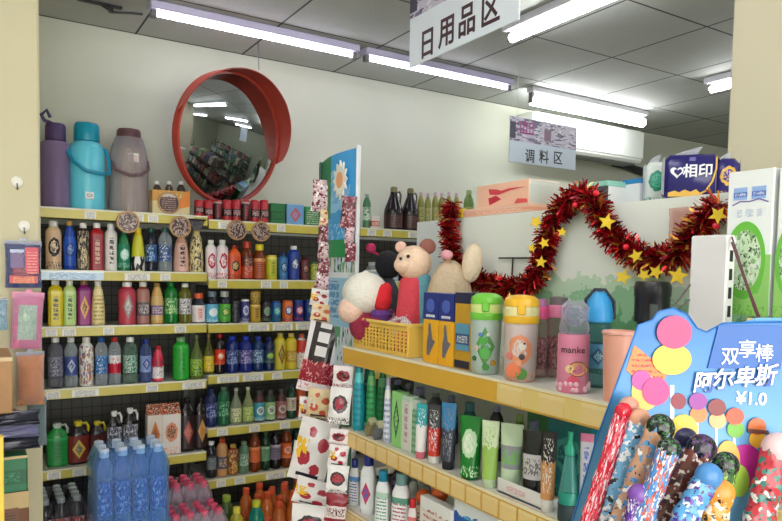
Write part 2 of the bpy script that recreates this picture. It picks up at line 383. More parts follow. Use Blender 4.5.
# ------------------------------------------------------------------ bottles and cans
SH = {  # profile (r,z) unit; label span; cap (z0,z1,r); exponent; depth ratio
 'pet': ([(.8,0),(.97,.02),(1,.05),(1,.2),(.96,.23),(.96,.6),(1,.63),(1,.72),(.86,.80),(.56,.87),(.45,.9),(.45,.93)], (.24,.62), (.895,.995,.52), 2, 1),
 'slv': ([(.8,0),(.97,.02),(1,.06),(.97,.3),(.97,.5),(1,.72),(.93,.80),(.68,.86),(.48,.89),(.46,.92)], (.03,.83), (.89,1,.54), 2, 1),
 'tea': ([(.86,0),(1,.02),(1,.1),(.98,.3),(1,.5),(1,.76),(.9,.82),(.58,.87),(.42,.9),(.42,.93)], (.04,.76), (.89,1,.54), 5, .9),
 'slim': ([(.85,0),(1,.03),(1,.3),(.9,.55),(.72,.76),(.5,.88),(.44,.93)], (.03,.82), (.88,1,.5), 2, 1),
 'neck': ([(.85,0),(1,.03),(1,.48),(.85,.58),(.5,.7),(.32,.82),(.3,.95)], (.08,.46), (.92,1,.36), 2, 1),
 'juice': ([(.85,0),(1,.03),(1,.62),(.85,.74),(.64,.8),(.62,.86)], (.05,.6), (.82,.99,.68), 2, 1),
 'fat': ([(.88,0),(1,.03),(1,.7),(.86,.78),(.5,.86),(.4,.9),(.4,.93)], (.05,.68), (.89,1,.42), 4, .8),
 'can': ([(.82,0),(.94,.02),(1,.06),(1,.9),(.88,.97),(.86,.98)], (.055,.905), (.96,1,.87), 2, 1),
 'drop': ([(.8,0),(1,.04),(.92,.3),(1,.5),(.8,.75),(.5,.88),(.42,.92)], (.1,.68), (.89,1,.46), 2, 1),
}
def rat(prof, z):
    for (r0, a), (r1, b) in zip(prof, prof[1:]):
        if a <= z <= b: return r0+(r1-r0)*((z-a)/(b-a) if b > a else 0)
    return prof[-1][0]
def bottle(name, label, cat, loc, r, h, shape, body, lb, cap, group=None, rz=0, parts=True, n=16, lz=None):
    prof, ls, cp, p, asp = SH[shape]
    t = thing(name, label, cat, loc, rz, group)
    ls = lz or ls
    MB().lathe([(a*r, z*h) for a, z in prof], n, p, asp).build('body', body, t)
    zz = [ls[0]]+[z for a, z in prof if ls[0] < z < ls[1]]+[ls[1]]
    if lb: MB().lathe([((rat(prof, z)*1.0+.014)*r, z*h) for z in zz], n, p, asp, close=False).build('wrap_label', lb, t)
    if cap:
        z0, z1, cr = cp
        nm = 'lid' if shape == 'can' else 'cap'
        MB().lathe([(cr*r*.96, z0*h), (cr*r, z0*h+.001), (cr*r, z1*h-.0025), (cr*r*.85, z1*h)], 12).build(nm, cap, t)
    return t
capm = {}
def cm(c):
    return plain(c, .35, var=.03)
def row(items, z, y, side, tier, bay, cat='bottle', front=-1):
    """items: (centre px, width px, top py, shape, body, label, cap, look, kind)"""
    n = len(items); xs = []
    for it in items:
        q = onY(it[0], 300, y); xs.append(q.x)
    for i, it in enumerate(items):
        cx, wpx, top, shape, body, lb, cap, look = it[:8]; kind = it[8] if len(it) > 8 else ('drink_can' if shape == 'can' else 'drink_bottle')
        bp = onY(cx, top, y)
        D = dep(Vector((xs[i], y, z)))
        k = math.cos(math.atan2((xs[i]), y)-YAW)
        r = wpx*D/FPX/2*1.04
        for j in (i-1, i+1):
            if 0 <= j < n: r = min(r, abs(xs[j]-xs[i])*.5*(items[i][1]*2/(items[i][1]+items[j][1]))*.97)
        # the base pixel decides x: verticals lean a little
        zb = bp.z; h = max(.05, zb-z)
        rank = (i+1) if side == 'pillar' else (n-i)
        where = '%s from the %s, %s tier' % (ORD[rank], 'pillar' if side == 'pillar' else 'snack rack', tier)
        bottle(kind, '%s, %s' % (look, where), 'can' if shape == 'can' else cat, (xs[i], y, z+.0005), r, h, shape, body, lb, cap,
               'drinks on the %s tier of the %s' % (tier, bay))
y = YF+.055
cl = clear((200, 210, 215), .3); clb = clear((90, 120, 170), .45); clg = clear((60, 150, 90), .5); cld = clear((40, 42, 60), .7)
amb = clear((120, 50, 16), .8); dk = plain((28, 22, 24), .2)
P = lambda c: plain(c, .25, var=.04)
row([
 (54,15.5,221,'slv',P(CR),lab((222,188,150),BK,'blob',(225,200,170)),cm(WH),'cream bottle with black print and white cap'),
 (70,14,221,'drop',P(BL),lab((26,84,190),(20,50,130),'blob',(110,150,210)),cm((190,150,60)),'bright blue bottle with gold cap'),
 (83.5,13,223,'slv',P((60,50,50)),lab((50,42,44),(190,172,140),'busy',CR),cm(WH),'dark bottle with cream print and white cap'),
 (97,13.5,223,'tea',P(RD),lab((150,26,40),(205,170,140),'v',(150,26,40)),cm(WH),'deep red bottle with white cap'),
 (111,13.5,224,'slv',P(WH),lab((235,232,226),(40,36,36),'v',(235,232,226)),cm(WH),'white bottle with black characters'),
 (124,13.5,231,'drop',P(GN),lab((0,128,88),(170,220,205),'blob',(230,245,240)),cm((0,110,80)),'teal green bottle below a round charm'),
 (138,13.5,228,'slim',P(YE),lab((205,205,48),BK,'cow',WH),cm(YE),'yellow bottle with black and white patches'),
 (151,12.5,228,'pet',cld,lab((24,60,90),(70,130,210),'busy',(180,210,240)),cm((20,80,70)),'dark clear bottle with blue print'),
 (165,13.5,228,'pet',cl,lab((70,90,120),(40,80,170),'busy',(200,215,230)),cm((40,90,80)),'clear bottle with pale blue print'),
 (181,14,233,'slim',P((215,160,145)),lab((222,176,160),BK,'v',(200,150,130)),cm((200,170,120)),'pinkish bottle below a round charm'),
 (196,13,228,'slim',P((215,200,140)),lab((222,205,140),(60,55,50),'busy',(235,220,170)),cm((225,205,120)),'pale yellow slender bottle with black print')],
 1.483, y, 'pillar', 'second', 'pillar-end bay')
row([
 (210.5,11,240,'slv',P(WH),lab((240,228,230),(190,30,60),'blob',(240,228,230)),cm(WH),'white bottle with red heart print'),
 (222,12,240,'slv',P(WH),lab((240,226,230),(190,30,60),'blob',(240,228,230),.35,1),cm(WH),'white bottle with crimson print'),
 (234,12,245,'fat',P(OR),lab((215,82,40),BK,'blob',(230,190,120)),cm((150,40,30)),'orange bottle with black patch'),
 (246.5,12.5,241,'juice',amb,lab((186,64,36),(90,30,20),'top',(230,190,170)),cm((190,60,30)),'amber bottle with orange top'),
 (259,12,244,'juice',amb,lab((176,84,40),(110,40,22),'text',(220,150,90)),cm(YE),'amber bottle with yellow cap'),
 (271,11,255,'can',P(YE),lab((196,196,40),(120,130,30),'v',(225,220,120)),plain((170,170,160),.3,1),'yellow can with dark writing'),
 (282.5,10,253,'slv',P((60,120,180)),lab((60,120,180),(30,60,110),'blob',(150,200,230)),cm((30,60,120)),'mid blue bottle'),
 (293,12,246,'slv',P(BL),lab((36,66,160),(40,60,130),'blob',(235,240,250)),cm(WH),'royal blue bottle with white emblem and cap'),
 (304,9.5,256,'slv',P((90,30,30)),lab((100,36,40),(40,20,24),'blob',(200,140,120)),cm((60,30,30)),'dark red bottle'),
 (313.5,8,262,'can',P(GN),lab((120,150,50),(200,210,120),'busy',YE),plain((170,170,160),.3,1),'small green can'),
 (372,13,262,'juice',cl,lab((190,200,205),(120,130,140),'text',WH),cm((200,205,205)),'clear jar with pale label'),
 (391,13,262,'juice',cl,lab((200,205,210),(60,90,150),'blob',WH),cm((60,80,130)),'clear jar with blue lid'),
 ],1.448, y, 'rack', 'second', 'middle bay')
row([
 (55.3,14,280,'tea',P(YE),lab((228,205,30),(40,70,40),'v',(235,220,80)),cm(WH),'yellow tea bottle with white cap'),
 (69.5,12.5,280,'tea',P((190,215,130)),lab((178,212,120),(30,90,50),'v',(200,225,150)),cm(WH),'pale green tea bottle with white cap'),
 (84,13,280,'tea',P((130,30,110)),lab((146,32,112),(225,160,60),'dia',(60,20,40)),cm((140,100,70)),'purple bottle with gold diamond and brown cap'),
 (98,13.5,281,'slim',P((232,216,150)),lab((234,218,150),(170,140,90),'text',(240,225,170)),cm(WH),'pale yellow tapered bottle with white cap'),
 (127,17,282,'slv',P((190,60,80)),lab((190,66,84),(150,140,135),'dia',(210,200,200)),cm(WH),'wide pinkish red bottle with grey print'),
 (143,13,282,'slv',P((150,80,70)),lab((170,120,110),(95,90,90),'band',(205,200,200)),cm(WH),'brownish bottle with grey band'),
 (157,12.5,283,'drop',P((205,165,90)),lab((205,172,105),(110,90,150),'band',(235,215,170)),cm((160,130,60)),'golden bottle with purple band'),
 (171,12.5,282,'pet',clear((20,130,50),.75),lab((40,140,60),(150,205,120),'busy',(220,240,200)),cm((20,120,60)),'green plastic bottle with green cap'),
 (185,12.5,283,'pet',clear((110,110,40),.7),lab((205,205,205),(110,90,120),'busy',WH),cm(WH),'dark bottle with white label and cap'),
 (198.5,13,293,'juice',cld,lab((236,226,226),(220,120,110),'v',WH),cm((220,90,40)),'short bottle with white label and orange cap')],
 1.216, y, 'pillar', 'third', 'pillar-end bay')
row([
 (212,12.5,291,'juice',cld,lab((96,180,215),(225,240,245),'blob',WH),cm((110,130,145)),'short bottle with sky blue label'),
 (224.5,12,291,'juice',cld,lab((90,180,60),(40,120,50),'blob',(220,230,120)),cm((180,185,180)),'short bottle with lime green label'),
 (235.3,9,296,'slv',dk,lab((30,30,36),(60,60,70),'busy',(90,90,96)),cm(BK),'small black bottle'),
 (245,8.5,299,'can',P(WH),lab((60,60,130),(215,220,240),'blob',(60,60,150)),plain((170,170,170),.3,1),'slim white and indigo can'),
 (255.3,10,303,'can',P(GD),lab((200,160,50),(110,70,30),'v',(230,200,110)),plain((190,160,80),.3,1),'gold can standing under another gold can'),
 (266,9.5,301,'can',P(BK),lab((34,38,36),(140,150,140),'blob',(60,150,100)),plain((150,150,150),.3,1),'black can with green print'),
 (276,9.8,301,'can',P(BL),lab((30,90,150),(40,150,120),'blob',(160,210,235)),plain((160,170,180),.3,1),'blue can with green swirl'),
 (287.3,10.5,300,'can',P(OR),lab((225,112,40),(40,60,140),'blob',(235,235,240)),plain((190,150,110),.3,1),'orange can with blue and white print'),
 (298.3,10.3,300,'can',P(BL),lab((24,40,120),(200,60,80),'blob',(225,225,240)),plain((150,155,180),.3,1),'blue can with round red and white emblem'),
 (309,10,300,'can',P(BL),lab((28,50,130),(20,90,110),'blob',(120,160,200)),plain((150,155,180),.3,1),'blue can with teal print'),
 (319.5,9.5,300,'can',P(BL),lab((28,50,130),(180,60,80),'top',(120,160,200)),plain((150,155,180),.3,1),'blue can half hidden by the rack'),
 (372,12,285,'can',P((190,190,200)),lab((190,195,205),(60,90,150),'band',WH),plain((170,170,170),.3,1),'silver can')],
 1.213, y, 'rack', 'third', 'middle bay')
q = onY(255.3, 300, y)
bottle('drink_can', 'gold can stacked on top of another gold can, third tier', 'can', (q.x, y, onY(255.3, 303, y).z+.001), 10*3.9/FPX/2, .068, 'can', P(GD), lab((206,150,50),(90,110,50),'busy',(235,210,130)), plain((190,160,80),.3,1), 'drinks on the third tier of the middle bay')
clr = lab((205,205,215),(120,120,140),'busy',(180,185,200))
row([
 (55,15,337,'pet',clear((150,150,165),.3),lab((130,130,150),(90,90,110),'busy',(180,180,195)),cm(WH),'clear grey bottle with white cap'),
 (70.5,13,337,'pet',cl,lab((60,80,150),(180,190,210),'dia',(40,60,130)),cm(WH),'clear water bottle with dark blue label'),
 (86,14,337,'slv',P(WH),lab((236,234,226),(190,130,60),'busy',(120,110,170)),cm((235,225,215)),'milk-white bottle with cartoon label and cream cap'),
 (101,13.5,337,'pet',cl,lab((60,130,190),(30,80,160),'busy',(190,215,235)),cm((20,80,150)),'clear water bottle with blue label and cap'),
 (114.5,13.5,337,'pet',cl,lab((190,20,50),(238,238,238),'top',(190,20,50)),cm((170,30,30)),'clear water bottle with red and white label'),
 (130,14,337,'pet',clear((150,180,165),.25),lab((150,190,170),(30,110,70),'busy',(200,215,210)),cm(WH),'clear bottle with dark green print'),
 (145.5,13,339,'pet',clear((110,130,190),.3),lab((130,150,200),(40,60,150),'dia',(200,210,230)),cm((30,50,150)),'clear bottle with deep blue cap'),
 (158,13,346,'drop',P((215,60,90)),lab((235,225,228),(200,40,70),'top',(60,60,70)),cm((200,30,50)),'short pink bottle with white label and red cap'),
 (181,15.5,337,'slv',P((40,165,50)),lab((44,170,56),(30,140,40),'v',(60,190,70)),cm((120,170,110)),'solid green bottle'),
 (196.5,12,335,'neck',clear((120,140,70),.5),lab((140,180,50),(40,90,40),'busy',(210,230,120)),cm((110,130,90)),'clear bottle with lime label')],
 .92, y, 'pillar', 'fourth', 'pillar-end bay')
row([
 (209,10.5,334,'neck',clear((120,120,50),.5),lab((222,200,40),(200,150,30),'busy',(235,225,120)),cm((150,120,60)),'clear bottle with yellow label'),
 (220,11,334,'pet',dk,lab((200,50,30),(230,120,60),'blob',WH),cm(RD),'dark cola bottle with red label and cap'),
 (232.5,12,336,'pet',clear((30,50,130),.75),lab((40,60,130),(170,190,220),'busy',(90,120,190)),cm((24,60,190)),'dark blue bottle with silver print'),
 (246,13,336,'pet',clear((36,50,140),.75),lab((60,60,150),(160,140,190),'busy',(200,200,220)),cm((30,60,200)),'dark blue bottle with violet print'),
 (258.3,11.5,336,'pet',clear((30,60,120),.7),lab((40,80,140),(140,190,210),'busy',(210,220,230)),cm((30,60,170)),'dark blue bottle with pale cyan print'),
 (269.5,10.5,337,'pet',clear((24,40,90),.8),lab((40,60,90),(120,180,70),'blob',(190,210,120)),cm((30,50,120)),'dark blue bottle with green print'),
 (280.5,11,333,'slv',P(YE),lab((214,200,70),(160,30,30),'dia',(150,200,80)),cm((225,205,110)),'yellow fruit drink with red print'),
 (291.5,11,333,'slv',P(YE),lab((220,195,50),(190,150,40),'band',(235,215,140)),cm((225,205,110)),'plain yellow fruit drink'),
 (302,10,334,'slv',P(WH),lab((236,230,226),(215,60,50),'top',(200,60,60)),cm((230,110,80)),'white bottle with red shoulders'),
 (312,9,336,'slv',P(PK),lab((220,150,150),(180,60,70),'busy',WH),cm(PK),'pink bottle half hidden by the rack')],
 .94, y, 'rack', 'fourth', 'middle bay')
row([
 (211.5,13,388,'pet',clear((50,60,110),.6),lab((30,40,110),(160,170,210),'busy',(90,110,170)),cm((40,50,90)),'clear bottle with navy label'),
 (224,13,386,'pet',clear((50,120,80),.6),lab((20,100,60),(150,200,170),'busy',(60,160,100)),cm((90,130,100)),'green bottle with dark green label'),
 (236.7,11.5,388,'neck',clear((170,180,150),.5),lab((205,210,160),(150,150,60),'busy',(230,235,210)),cm((190,195,180)),'pale bottle with cream label'),
 (248.7,11.5,387,'neck',clear((170,180,130),.5),lab((180,200,110),(120,160,60),'busy',(230,235,180)),cm((190,195,170)),'pale bottle with yellow-green label'),
 (260,11.2,389,'juice',clear((100,60,60),.7),lab((60,150,170),(220,230,230),'blob',(40,60,80)),cm((50,44,46)),'juice bottle with cyan label'),
 (271,11,389,'juice',clear((60,80,60),.7),lab((140,180,120),(225,230,215),'blob',(60,80,60)),cm((60,54,50)),'juice bottle with pale green label'),
 (282,11,388,'juice',clear((90,50,46),.7),lab((150,90,90),(215,200,190),'blob',(80,40,40)),cm((56,46,50)),'juice bottle with dusty red label'),
 (292.5,10,384,'pet',clear((40,80,60),.7),lab((215,205,180),(120,90,70),'v',WH),cm((70,74,90)),'green-necked bottle with cream label'),
 (302,9,383,'slv',P((190,70,30)),lab((196,76,34),(120,30,24),'band',(220,150,60)),cm((180,70,40)),'orange red bottle beside the rack')],
 .655, y, 'rack', 'fifth', 'middle bay')
row([
 (212,11,441,'pet',clear((40,40,46),.8),lab((90,96,100),(170,175,180),'text',(60,64,70)),cm(WH),'dark bottle with grey label and white cap'),
 (223,11,438,'slv',P((190,130,80)),lab((190,140,90),(70,80,100),'band',(225,190,140)),cm((210,80,40)),'tan bottle with orange cap'),
 (234,11,444,'slv',P((130,50,40)),lab((130,46,40),(200,160,70),'busy',(220,190,120)),cm((200,170,80)),'reddish brown bottle with gold print'),
 (245,11,441,'pet',clear((110,150,120),.6),lab((120,160,130),(200,220,205),'busy',(70,110,80)),cm((130,160,120)),'pale green bottle'),
 (256,12,431,'pet',amb,lab((215,110,60),(190,60,40),'text',(230,150,100)),cm((110,70,60)),'amber bottle with orange label'),
 (266.7,10.5,431,'pet',clear((30,60,40),.8),lab((110,160,120),(50,90,60),'text',(160,200,160)),cm((60,90,60)),'dark green bottle with pale label'),
 (277,11.5,429,'pet',dk,lab((130,120,140),(60,50,70),'text',(190,180,195)),cm((30,28,30)),'black bottle with lilac grey label'),
 (288,11.5,427,'pet',amb,lab((225,100,40),(240,200,180),'blob',(200,80,30)),cm((130,120,110)),'amber bottle with vivid orange label'),
 (298.7,11,423,'pet',clear((16,60,46),.85),lab((20,80,70),(100,150,160),'busy',(20,50,50)),cm((60,130,60)),'deep green bottle beside the rack')],
 .375, y, 'rack', 'lowest', 'middle bay')
# ------------------------------------------------------------------ tier five of the pillar-end bay: jugs, cartons, big bottles
def big_jug(px, w, top, z, y, body, lb, cap, look, handle=True, group='large bottles on the lowest visible tier by the pillar'):
    p = onY(px, top, y); D = dep(p); h = p.z-z; r = w*D/FPX/2
    t = bottle('drink_jug', look, 'bottle', (p.x, y, z+.0005), r, h, 'fat', body, lb, cap, group)
    if handle:
        MB().tube([(r*.45, 0, h*.93), (r*.75, 0, h*.95), (r*1.0, 0, h*.85), (r*.95, 0, h*.74)], .006, 7).build('handle', cap, t)
    return t
zz = .535
big_jug(57, 19, 423, zz, YF+.08, P((30,140,60)), lab((34,140,64),(20,110,44),'v',(60,170,90)), cm((190,200,190)), 'green jug with white cap standing beside the pillar, fifth tier')
big_jug(78, 19, 421, zz, YF+.08, dk, lab((120,40,30),(210,180,70),'dia',(90,90,100)), cm((225,200,40)), 'dark jug with gold triangle label and yellow cap')
big_jug(97, 15, 421, zz, YF+.08, dk, lab((90,30,30),(205,160,60),'dia',(190,190,100)), cm((215,195,60)), 'dark jug with yellow cap half behind the water pack')
big_jug(114, 14, 411, zz, YF+.08, dk, lab((90,90,110),(200,200,210),'busy',WH), cm(WH), 'black bottle with white cap behind the water pack')
big_jug(130, 14, 408, zz, YF+.08, dk, lab((90,90,110),(200,200,210),'busy',WH), cm(WH), 'black bottle with white cap beside the tall cartons')
def carton(px, w, top, z, y, ma, mb, look, gable=True):
    p = onY(px, top, y); D = dep(p); h = p.z-z; r = w*D/FPX/2
    t = thing('juice_carton', look, 'carton', (p.x, y, z+.0005), .0, 'gable-top cartons')
    k = h*.8
    MB().bbox(-r, r, -r*.8, r*.8, 0, k, .002).build('body', ma, t)
    MB().add([(-r,-r*.8,k+.0005),(r,-r*.8,k+.0005),(r,r*.8,k+.0005),(-r,r*.8,k+.0005),(-r,-.001,h*.96),(r,-.001,h*.96),(-r,.001,h*.96),(r,.001,h*.96)],
             [(0,1,5,4),(2,3,6,7),(1,2,7,5),(3,0,4,6),(4,5,7,6),(0,3,2,1)]).box(-r,r,-.0015,.0015,h*.95,h).build('gable_top', mb, t, 0)
carton(154, 15, 404, zz, YF+.07, lab((225,215,200),(215,120,50),'dia',(120,80,60)), lab((200,90,40),(40,36,34),'busy',(235,225,210)), 'orange and white tall carton behind the water pack')
carton(170, 18, 403, zz, YF+.07, lab((232,224,214),(225,150,120),'blob',(120,90,60)), lab((205,96,44),(36,34,32),'busy',(235,225,210)), 'white tall carton with dark and orange gable top')
big_jug(187, 15, 398, zz, YF+.07, dk, lab((40,24,26),(165,80,75),'dia',(200,130,110)), cm(BK), 'black bottle with red oval label beside the white carton', False)
big_jug(201, 13, 397, zz, YF+.07, dk, lab((40,26,22),(205,150,70),'dia',(190,130,60)), cm(BK), 'black bottle with golden oval label, last beside the middle bay', False)
# ------------------------------------------------------------------ top shelf: flasks
def flask(px, w, y0, ytop, y, bm_, lm, look, hmat, hpts, straight=False):
    p = onY(px, y0, y); z = 1.776; tp = onY(px, ytop, y); D = dep(p); h = tp.z-z; r = w*D/FPX/2
    t = thing('vacuum_flask', look, 'flask', (p.x, y, z), 0, 'vacuum flasks on the top shelf')
    if straight: MB().lathe([(r*.98,0),(r*1.0,.01),(r,.02),(r,h*.74),(r*.97,h*.78),(r*.7,h*.795)], 28).build('body', bm_, t)
    else: MB().lathe([(r*.98,0),(r*1.0,.01),(r,.02),(r*.99,h*.5),(r*.97,h*.70),(r*.86,h*.76),(r*.66,h*.79)], 28).build('body', bm_, t)
    MB().lathe([(r*.68,h*.796),(r*.70,h*.80),(r*.71,h*.84),(r*.69,h*.97),(r*.62,h)], 24).build('lid', lm, t)
    if hpts: MB().tube([Vector((a*r, b*r, c*h)) for a, b, c in hpts], .009, 8).build('handle', hmat, t)
    return t, r, h
prp = plain((134,116,146), .5, var=.12, sc=22); tq = plain((100,205,225), .25, var=.04)
f1, r, h = flask(56, 27, 207, 124, 3.68, prp, plain((70,50,92), .5), 'purple insulated flask with dark purple lid beside the pillar', plain((60,44,84), .5), [(-.3,-.2,1.0),(-.75,-.3,1.02),(-.95,-.3,1.08),(-.6,-.25,1.14),(-.35,-.2,1.06)], True)
MB().lathe([(r*1.015,h*.03),(r*1.03,h*.4),(r*1.01,h*.77)], 28, close=False).build('plastic_sleeve', clear((190,170,205),.2,.2), f1)
f2, r, h = flask(87, 34, 208, 124, 3.68, tq, plain((0,140,165), .3), 'turquoise vacuum flask with teal lid and swing handle', plain((20,140,175), .35),
   [(-1.0,-.2,.74),(-1.1,-.5,.66),(-.8,-1.0,.53),(-.2,-1.25,.44),(.6,-1.15,.42),(1.15,-.6,.44),(1.2,-.1,.6),(1.0,0,.74)])
MB().box(-.018, .02, -r*1.04, -r*.985, h*.13, h*.21).build('sticker', lab((235,235,235),(60,50,60),'blob',WH), f2)
f3, r, h = flask(129, 33, 209, 130, 3.70, plain((188,170,150), .5, var=.2, sc=25), plain((92,62,62), .5), 'grey-brown vacuum flask wrapped in clear plastic film', plain((120,95,100), .4),
   [(-1.0,-.3,.62),(-.9,-.9,.50),(-.2,-1.2,.44),(.5,-1.15,.46),(1.0,-.6,.54),(1.02,-.2,.64)])
b = MB(); rn = random.Random(3); pr = [(r*1.08,.0),(r*1.14,h*.1),(r*1.10,h*.3),(r*1.13,h*.5),(r*1.08,h*.7),(r*.95,h*.8),(r*.8,h*.9)]
b.lathe(pr, 20, close=False); b.v = [(x*(1+rn.uniform(-.05,.05)), y_*(1+rn.uniform(-.05,.05)), z) for x, y_, z in b.v]; b.build('plastic_film', clear((205,200,205), .28, .15), f3)
MB().box(-.02,.03,-r*1.06,-r*.98,h*.6,h*.7).build('sticker', lab((220,205,200),(150,120,110),'text',WH), f3)
# cardboard tray of small bottles, with round charm
pz = onY(151, 213, 3.6); D = dep(pz)
yy = 3.62; xa = onY(151, 200, yy).x; xb = onY(188, 200, yy).x; zt = onY(165, 191, yy).z; ZT = 1.776
t = thing('display_tray', 'cream cardboard tray holding small bottles beside the wrapped flask', 'tray', ((xa+xb)/2, yy, ZT+.0005))
hw = (xb-xa)/2; hh = zt-ZT
MB().box(-hw, hw, -.035, -.032, 0, hh).box(-hw, hw, .032, .035, 0, hh).box(-hw, -hw+.003, -.032, .032, 0, hh).box(hw-.003, hw, -.032, .032, 0, hh).box(-hw, hw, -.032, .032, 0, .003).build('box', lab((222,205,150),(205,150,60),'top',(225,215,180)), t, 0)
MB().poly([(.0,hh*.2),(hw,hh*1.1),(hw,hh*.4)], -.0375, -.0355).build('orange_flash', plain((225,130,40),.4), t, 0)
for i, px in enumerate((157, 169, 181)):
    q = onY(px, 181, yy); bottle('drink_bottle', 'small dark bottle with white cap in cream tray, %s from the wrapped flask' % ORD[i+1], 'bottle', (q.x, yy, ZT+.0045), .022, q.z-ZT-.005, 'pet', plain((70,56,50),.3), lab((60,50,50),(120,100,90),'text',(90,80,80)), cm(WH), 'small bottles in the cream tray')
# round hanging charms
def charm(px, py, y, look, seed, r=.05):
    p = onY(px, py, y)
    t = thing('round_charm', look, 'charm', p, 0, 'round charms hanging from the top shelf')
    MB().tube([(r*math.cos(a*PI/14), 0, r*math.sin(a*PI/14)) for a in range(28)], .005, 7, True).build('ring', plain((186,146,100), .35, .3), t)
    MB().lathe([(r*.9,-.003),(r*.93,0),(r*.9,.003)], 24, M=Matrix.Rotation(PI/2, 4, 'X')).build('picture', lab((70,45,40),(170,140,130),'busy' if seed else 'text',(205,190,180),.3,seed), t)
    MB().tube([(0,0,r),(0,0,r+.02),(.003,.004,r+.035)], .0015, 5).build('string', plain((200,190,160),.6), t)
    return t
charm(128, 222, 3.51, 'round charm with gold ring above the teal green bottle', 1)
charm(169, 203, 3.575, 'dark round charm leaning on the cream display tray', 0, .052)
charm(180.5, 227, 3.51, 'round charm with gold ring above the pinkish bottle', 2)
charm(237, 230, 3.51, 'round charm with gold ring and white diagonal stroke', 3)
charm(261, 231.5, 3.51, 'round charm with gold ring nearest the green box', 4)
b = onY(200, 217, 3.49)
t = thing('paper_bow', 'black folded paper fan hanging above pale yellow bottle', 'decoration', onY(197, 224, 3.51))
MB().poly([(-.04,.02),(.04,.02),(.02,-.03),(0,-.035),(-.02,-.03)], -.004, .004).tube([(-.045,-.006,.022),(.045,-.006,.022)], .004).build('fan', lab((24,20,24),(110,100,110),'text',BK), t)
# coke cans row
rd = lab((178,30,44),(34,20,24),'band',(215,170,170)); rd2 = lab((60,24,30),(170,30,40),'v',(170,150,150))
for i in range(8):
    px = 199+i*9.3; yy = YF+.05; q = onY(px, 200, yy)
    z_ = 1.776 if q.x+.03 < 1.046 else 1.761
    bottle('drink_can', '%s soda can standing below the round mirror, %s from the cream tray' % ('red and black' if i%3 != 2 else 'black and red', ORD[i+1]), 'can', (q.x, yy, z_), .0245, q.z-z_, 'can', P(RD), rd if i % 3 != 2 else rd2, plain((170,60,60),.3,.6), 'soda cans below the mirror')
def boxy(name, look, cat, x0, x1, y0, y1, z0, z1, mat, group=None, b=.002, rz=0):
    t = thing(name, look, cat, ((x0+x1)/2, (y0+y1)/2, z0+.0005), rz, group)
    w, d = (x1-x0)/2, (y1-y0)/2
    MB().bbox(-w, w, -d, d, 0, z1-z0, b).build('carton', mat, t)
    return t
def wbox(name, look, cat, pa, pb, ptop, y, z, d, mat, group=None):
    a = onY(pa, ptop, y); c = onY(pb, ptop, y)
    return boxy(name, look, cat, a.x, c.x, y, y+d, z, (a.z+c.z)/2, mat, group)
wbox('snack_box', 'dark green box beside the soda cans on the top shelf', 'box', 271, 285.5, 203.5, YF+.03, 1.761, .08, lab((30,110,60),(20,80,40),'band',(50,130,70)))
wbox('snack_box', 'pale blue picture box between two green boxes', 'box', 287, 304, 204.5, YF+.03, 1.761, .08, lab((110,160,205),(190,90,90),'dia',(150,150,190)))
wbox('snack_box', 'green box on the top shelf beside the hanging snack packs', 'box', 305, 321, 207, YF+.03, 1.761, .08, lab((30,120,66),(200,210,180),'text',(40,140,80)))
# sauce bay top shelf
yy = YF+.07
p = onY(367, 194, yy); bottle('drink_bottle', 'clear green-capped bottle standing beside the blue and green sign', 'bottle', (p.x, yy, 1.766), .024, p.z-1.766, 'pet', clear((90,150,110),.5), lab((60,140,80),(220,230,220),'busy',WH), cm((120,150,130)), rz=0)
a = onY(371, 216, yy); wbox('snack_box', 'small cream and red box beside the dark vinegar jugs', 'box', 371.5, 380, 216, yy-.02, 1.766, .05, lab((222,215,205),(190,70,50),'band',WH))
for i, (px, w, top, nm) in enumerate(((394, 19, 187, 'nearer the sign'), (410.5, 17.5, 188.5, 'nearer the oil bottles'))):
    p = onY(px, top, yy); D = dep(p); r = w*D/FPX/2; h = p.z-1.766
    t = thing('vinegar_jug', 'dark glass vinegar jug with loop handle, %s' % nm, 'bottle', (p.x, yy, 1.766), 0, 'vinegar jugs on the top shelf')
    MB().lathe([(r*.95,0),(r,.01),(r,h*.45),(r*.92,h*.52),(r*.4,h*.82),(r*.36,h*.9)], 20).build('body', plain((26,16,18),.15), t)
    MB().lathe([(r*1.015,h*.06),(r*1.015,h*.40)], 20, close=False).build('wrap_label', lab((60,34,32),(110,80,70),'text',(40,24,24)), t)
    MB().lathe([(r*.38,h*.88),(r*.38,h*.97),(r*.3,h)], 14).build('cap', plain((110,104,60),.4), t)
    MB().tube([(r*.36,0,h*.87),(r*.7,0,h*.9),(r*.88,0,h*.82),(r*.8,0,h*.64),(r*.66,0,h*.62)], .006, 7).build('handle', plain((70,66,50),.3), t)
for i, px in enumerate((421, 428, 435.5, 442, 449, 456.5)):
    p = onY(px, 192+(i%2), yy); 
    bottle('oil_bottle', 'small yellow-green oil bottle with pinkish cap, %s from the vinegar jugs' % ORD[i+1], 'bottle', (p.x, yy, 1.766), .021, p.z-1.766, 'pet', clear((150,150,70),.7), lab((165,160,70),(110,120,50),'busy',(200,190,130)), cm((190,160,170)), 'oil bottles on the top shelf')
p = onY(469, 190, yy); bottle('oil_bottle', 'taller green oil bottle at the end of the oil row', 'bottle', (p.x, yy, 1.766), .034, p.z-1.766, 'pet', clear((120,150,80),.7), lab((140,160,80),(90,120,60),'blob',(190,190,120)), cm((150,170,110)))
for i, (a_, b_, c_) in enumerate(((381, 395, (40,44,60)), (396, 411, (60,70,66)))):
    wbox('plastic_basket', '%s plastic storage box on second tier behind the plush toys' % ('dark blue' if i == 0 else 'grey'), 'box', a_+30, b_+30, 262, YF+.06, 1.452, .2, plain(c_, .4))
